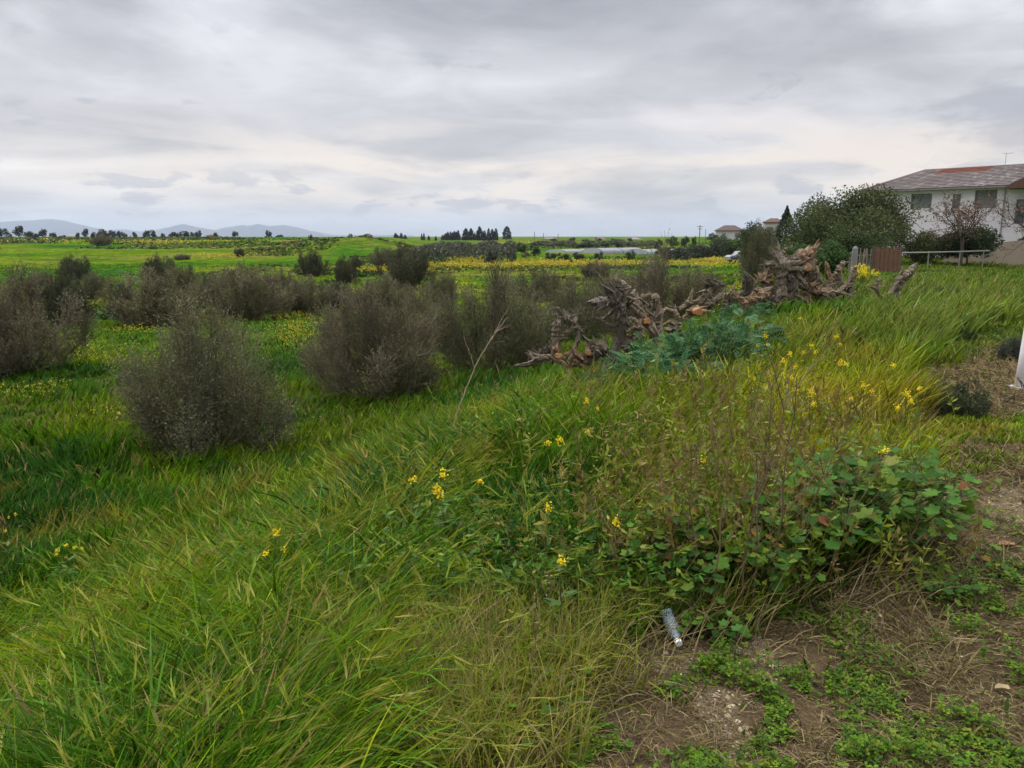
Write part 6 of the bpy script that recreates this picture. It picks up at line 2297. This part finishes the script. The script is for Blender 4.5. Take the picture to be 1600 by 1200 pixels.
    blades(mb, rng, x, y, rng.uniform(0.12, 0.34, n), rng.uniform(0.0014, 0.0032, n), rng.uniform(0, TAU, n), np.radians(rng.uniform(0, 22, n)), np.radians(rng.uniform(10, 130, n)), c * 0.8, c * 1.1 + 0.02, 5)
    # barley with seed heads in the left foreground
    n = 2600
    x, y = sample(n, 1.6, 7.5, -0.95, 0.35)
    bare = zone(x, y, [Z_BARE])
    cd = crest_d(x, y)
    k = ~bare & (rng.rand(n) < np.clip(0.35 + 0.8 * sstep(fbm(x, y, 1.4, 2), -0.3, 0.5), 0, 1)) & (cd > -0.9)
    x, y = x[k], y[k]
    n = len(x)
    near_l = sstep(-crest_d(x, y), 0.6, -0.4)
    L = rng.uniform(0.42, 0.66, n)
    az = -0.3 + rng.normal(0, 0.4, n) + 0.6 * fbm(x, y, 3, 2)
    az = np.where(rng.rand(n) < 0.3, az + math.pi * 0.9, az)
    th0 = np.radians(rng.uniform(8, 26, n))
    th1 = np.radians(rng.uniform(45, 105, n))
    c = np.array((0.16, 0.26, 0.01)) * rng.uniform(0.8, 1.2, (n, 1))
    C = blades(mb, rng, x, y, L, np.full(n, 0.0015), az, th0, th1, c * 0.8, c, 5)
    tip, prev = C[:, -1], C[:, -2]
    d = nrm(tip - prev)
    hd = rng.uniform(0.05, 0.11, n)
    hc = np.array([(0.22, 0.27, 0.025), (0.28, 0.28, 0.05), (0.16, 0.23, 0.02)])[rng.randint(0, 3, n)] * rng.uniform(0.8, 1.2, (n, 1))
    for q in range(2):
        s_ = nrm(np.cross(d, rng.normal(size=(n, 3))))
        Cc = tip[:, None, :] + d[:, None, :] * (hd[:, None] * np.array([0, 0.3, 0.7, 1.0])[None])[..., None]
        W = s_[:, None, :] * (0.0034 * np.array([0.5, 1.0, 0.85, 0.2]))[None, :, None]
        mb.ribbons(Cc, W, np.repeat(hc[:, None, :], 4, 1))
    for q in range(11):
        m = len(tip)
        st0 = tip + d * (hd * rng.uniform(0.1, 0.9, m))[:, None]
        dd_ = nrm(d + rng.normal(0, 0.16, (m, 3)))
        ln = rng.uniform(0.035, 0.075, m)
        Cc = st0[:, None, :] + dd_[:, None, :] * (ln[:, None] * np.array([0, 1.0])[None])[..., None]
        W = nrm(np.cross(dd_, rng.normal(size=(m, 3))))[:, None, :] * np.array([0.0008, 0.0003])[None, :, None]
        mb.ribbons(Cc, W, np.repeat((hc * 1.15)[:, None, :], 2, 1))
    o = mb.build("grass", M_GRASS)
    tag(o, "tall wind-bent green grass and wild barley covering bank and field", None, None, "stuff")


build_grass()


def dry_grass():
    """matted straw where the grass gives way to bare soil"""
    rng = np.random.RandomState(721)
    mb = MB()
    zs = [gpoly(q) for q in ([(620, 1080), (860, 940), (1010, 930), (1130, 960), (1120, 1050), (960, 1110), (800, 1180), (640, 1200)],
                             [(1150, 960), (1300, 890), (1450, 820), (1560, 860), (1540, 930), (1400, 960), (1280, 1000)],
                             [(1340, 560), (1560, 540), (1700, 600), (1700, 660), (1430, 640)],
                             [(1440, 690), (1700, 690), (1700, 770), (1450, 760)], [(1300, 980), (1480, 960), (1560, 1040), (1460, 1110)],
                             [(10, 690), (130, 660), (240, 680), (100, 715)])]
    n = 190000
    a = rng.uniform(-0.8, 1.15, n)
    y = np.exp(rng.uniform(math.log(1.4), math.log(13), n))
    x = a * y
    inz = zone(x, y, zs, 0.25, 0.4)
    inb = zone(x, y, [Z_BARE]) & (rng.rand(n) < 0.42 + 0.3 * (fbm(x, y, 0.5, 2) > 0.2))
    k = inz & (rng.rand(n) < 0.75) | inb
    x, y, inz = x[k], y[k], inz[k]
    n = len(x)
    D = np.hypot(x, y)
    L = rng.uniform(0.04, 0.22, n) * np.where(inz, 1.0, 0.45)
    up = inz & (rng.rand(n) < 0.35)
    th0 = np.radians(np.where(up, rng.uniform(5, 50, n), rng.uniform(65, 92, n)))
    th1 = np.radians(np.where(up, rng.uniform(40, 120, n), rng.uniform(75, 115, n)))
    cols = np.array([(0.23, 0.175, 0.085), (0.17, 0.125, 0.065), (0.31, 0.25, 0.13), (0.12, 0.088, 0.048), (0.20, 0.18, 0.05)])
    c = cols[rng.randint(0, 5, n)] * rng.uniform(0.6, 1.15, (n, 1))
    blades(mb, rng, x, y, L, (0.0006 + 0.00040 * D) * rng.uniform(0.5, 1.4, n), rng.uniform(0, TAU, n), th0, th1, c * 0.8, c, 5, 0.004)
    # upright and slanting pale stalks along the edge of the thicket
    m = 420
    px = rng.uniform(620, 1480, m)
    py = np.interp(px, [620, 860, 1130, 1300, 1480], [1120, 1010, 985, 930, 850]) + rng.normal(0, 30, m)
    q = np.array([P(u, v) for u, v in zip(px, py)])
    L = rng.uniform(0.12, 0.42, m)
    c = cols[rng.randint(0, 3, m)] * rng.uniform(0.8, 1.2, (m, 1))
    blades(mb, rng, q[:, 0], q[:, 1], L, np.full(m, 0.0019), rng.uniform(-0.8, 0.9, m), np.radians(rng.uniform(5, 60, m)), np.radians(rng.uniform(30, 100, m)), c, c, 5, 0.0)
    tag(mb.build("dry_grass", M_STRAW), "matted tan dry straw along the edge of the bare soil", None, None, "stuff")


dry_grass()


def tall_weeds():
    """seedy weeds standing in the grass: thin stems with small narrow leaves"""
    rng = np.random.RandomState(751)
    mb = MB()
    m = 800
    px = rng.normal(1130, 130, m)
    py = rng.uniform(640, 960, m)
    q = np.array([P(u, v) for u, v in zip(px, py)])
    L = rng.uniform(0.30, 0.62, m) * np.where((rng.rand(m) < 0.2) & (px > 1060) & (px < 1300), 1.45, 1.0)
    az = rng.uniform(0, TAU, m)
    cols = np.array([(0.16, 0.19, 0.02), (0.19, 0.16, 0.04), (0.11, 0.16, 0.015), (0.15, 0.105, 0.045)])
    c = cols[rng.randint(0, 4, m)] * rng.uniform(0.7, 1.2, (m, 1))
    C = blades(mb, rng, q[:, 0], q[:, 1], L, 0.0012 + 0.0003 * q[:, 1], az, np.radians(rng.uniform(0, 16, m)), np.radians(rng.uniform(2, 35, m)), c * 0.7, c, 5)
    per = 26
    s = rng.uniform(0.3, 1.0, (m, per)) * 3.999
    i0 = s.astype(int)
    f = (s - i0)[..., None]
    ar = np.arange(m)[:, None]
    pt = (C[ar, i0] * (1 - f) + C[ar, i0 + 1] * f).reshape(-1, 3)
    n = len(pt)
    d = nrm(rng.normal(size=(n, 3)) + (0, 0, 0.7))
    ll = rng.uniform(0.008, 0.028, n) * (1 + np.repeat(q[:, 1], per) * 0.06)
    lc = np.repeat(c, per, axis=0) * rng.uniform(0.8, 1.5, (n, 1))
    mb.diamonds(pt + d * ll[:, None], d * ll[:, None], nrm(np.cross(d, rng.normal(size=(n, 3)))) * (ll * 0.28)[:, None], lc)
    # leafy green herbs mixed into the centre grass
    m = 1300
    px = rng.normal(830, 150, m)
    py = rng.uniform(700, 985, m)
    q = np.array([P(u, v) for u, v in zip(px, py)])
    k = fbm(q[:, 0], q[:, 1], 0.8, 3) > -0.15
    q = q[k]
    m = len(q)
    L = rng.uniform(0.22, 0.42, m)
    az = rng.uniform(0, TAU, m)
    c = np.array([(0.045, 0.12, 0.012), (0.07, 0.15, 0.014), (0.032, 0.09, 0.014), (0.12, 0.17, 0.012)])[rng.randint(0, 4, m)] * rng.uniform(0.7, 1.25, (m, 1))
    C = blades(mb, rng, q[:, 0], q[:, 1], L, np.full(m, 0.0016), az, np.radians(rng.uniform(0, 25, m)), np.radians(rng.uniform(5, 45, m)), c * 0.8, c, 5)
    per = 16
    s = rng.uniform(0.25, 1.0, (m, per)) * 3.999
    i0 = s.astype(int)
    f = (s - i0)[..., None]
    ar = np.arange(m)[:, None]
    pt = (C[ar, i0] * (1 - f) + C[ar, i0 + 1] * f).reshape(-1, 3)
    n = len(pt)
    d = nrm(rng.normal(size=(n, 3)) * (1, 1, 0.5) + (0, 0, 0.25))
    ll = rng.uniform(0.010, 0.030, n)
    mb.diamonds(pt + d * ll[:, None], d * ll[:, None], nrm(np.cross(d, rng.normal(0, .5, (n, 3)) + (0, 0, 1))) * (ll * 0.36)[:, None], np.repeat(c, per, axis=0) * rng.uniform(0.8, 1.4, (n, 1)), -0.2)
    tag(mb.build("tall_weeds", M_GRASS), "thin yellowish seedy weeds standing in the tall grass", None, None, "stuff")


tall_weeds()


def field_scrub():
    """low tussocks and rank herbs over the far field"""
    rng = np.random.RandomState(761)
    mb = MB()
    n = 30000
    y = np.exp(rng.uniform(math.log(38), math.log(330), n))
    x = rng.uniform(-0.85, 0.42, n) * y
    cl = fbm(x * 0.5, y * 0.35, 12, 4)
    k = (cl > 0.12) & (crest_d(x, y) > 4)
    x, y, cl = x[k], y[k], cl[k]
    n = len(x)
    cols = np.array([(0.045, 0.115, 0.010), (0.085, 0.135, 0.012), (0.12, 0.13, 0.018), (0.030, 0.070, 0.014), (0.12, 0.10, 0.04)])
    sp = np.clip(((fbm(x, y, 25, 3) + 0.9) / 1.8 * 5).astype(int), 0, 4)
    D = np.hypot(x, y)
    for q in range(7):
        w = rng.uniform(0.10, 0.42, n) * (0.6 + D / 160)
        px_ = x + rng.normal(0, 0.3, n) * (0.7 + D / 100)
        py_ = y + rng.normal(0, 0.5, n) * (0.7 + D / 100)
        z = H(px_, py_) + rng.uniform(0, 0.16, n) * (0.6 + D / 200)
        d = nrm(rng.normal(size=(n, 3)) * (1, 1, 0.5))
        c = cols[np.where(rng.rand(n) < 0.75, sp, rng.randint(0, 5, n))] * rng.uniform(0.7, 1.3, (n, 1))
        mb.diamonds(np.stack([px_, py_, z], -1), d * w[:, None], nrm(np.cross(d, rng.normal(size=(n, 3)))) * (w * 0.42)[:, None], c)
    tag(mb.build("field_scrub", M_FARLEAF), "low tussocks and rank herbs scattered over the far field", None, None, "stuff")


field_scrub()


def field_flowers():
    """yellow drifts in the field, too many to count"""
    rng = np.random.RandomState(731)
    mb = MB()
    spots = [(470, 505, 34, 20, 900, .3), (455, 520, 26, 12, 400, .3), (205, 512, 26, 5, 260, .3), (108, 540, 14, 12, 420, .35), (170, 552, 26, 16, 300, .3), (250, 562, 18, 14, 260, .3),
             (20, 608, 30, 10, 160, .3), (75, 600, 30, 10, 120, .3), (180, 640, 14, 14, 140, .3), (660, 565, 16, 14, 260, .35), (700, 440, 20, 4, 120, .3),
             (590, 419, 60, 2.0, 300, .5), (740, 412, 110, 3.0, 1000, .5), (900, 409, 150, 4.0, 2000, .5), (740, 403, 14, 4, 300, .9), (1120, 404, 40, 2.0, 600, .5), (1110, 411, 60, 1.6, 400, .5),
             (850, 372, 60, 1, 150, .4), (1165, 443, 14, 6, 200, .5), (1145, 452, 26, 8, 220, .4), (1250, 560, 80, 26, 70, .4), (1330, 600, 60, 22, 40, .4),
             (250, 378, 160, 3, 260, .3), (60, 376, 60, 2, 120, .3), (340, 398, 60, 2, 160, .3), (560, 460, 50, 8, 140, .3), (1010, 700, 200, 60, 60, .35), (300, 760, 250, 60, 40, .4)]
    Ps, Ss = [], []
    for px, py, sx, sy, n, up in spots:
        n = int(n * (0.6 if py > 420 else 0.9))
        q = np.array([P(px + rng.normal(0, sx * 0.5), min(py + rng.normal(0, sy * 0.5), 1190), up, 400) for _ in range(max(20, n // 4))])
        k = rng.randint(0, len(q), n)
        D = np.hypot(q[k, 0], q[k, 1])
        j = rng.normal(0, 1, (n, 2)) * (0.10 + 0.012 * D)[:, None]
        x, y = q[k, 0] + j[:, 0], q[k, 1] + j[:, 1]
        z = H(x, y) + up * rng.uniform(0.7, 1.1, n)
        Ps.append(np.stack([x, y, z], -1))
        Ss.append((0.004 + 0.00042 * D) * rng.uniform(0.6, 1.6, n) * np.where(D > 60, 1.7, 1.0))
    Pn, Sn = np.vstack(Ps), np.concatenate(Ss)
    n = len(Pn)
    for q in range(3):
        ax = nrm(rng.normal(size=(n, 3)))
        sd = nrm(np.cross(ax, rng.normal(size=(n, 3))))
        c = np.array([(0.48, 0.40, 0.03), (0.42, 0.40, 0.04), (0.52, 0.37, 0.02)])[rng.randint(0, 3, n)] * rng.uniform(0.7, 1.1, (n, 1))
        mb.diamonds(Pn + rng.normal(0, 1, (n, 3)) * Sn[:, None] * 0.7, ax * Sn[:, None], sd * Sn[:, None] * 0.7, c)
    tag(mb.build("wild_flowers", M_PETAL), "drifts of small yellow wild flowers in the field", None, None, "stuff")


field_flowers()

# ---------------------------------------------------------------- air
HAZE = True
if HAZE:
    m = bpy.data.materials.new("thin_haze")
    m.use_nodes = True
    g = NT(m.node_tree)
    v = g.n("ShaderNodeVolumePrincipled")
    v.inputs['Color'].default_value = (0.70, 0.82, 1.0, 1)
    v.inputs['Density'].default_value = 0.8e-4
    v.inputs['Anisotropy'].default_value = 0.3
    out = g.n("ShaderNodeOutputMaterial")
    g.l(v.outputs[0], out.inputs['Volume'])
    mb = MB()
    mb.box((0, 0, 130), (26000, 26000, 310), (1, 1, 1))
    o = mb.build("haze", m)
    tag(o, "thin pale blue haze in the distance", None, None, "stuff")
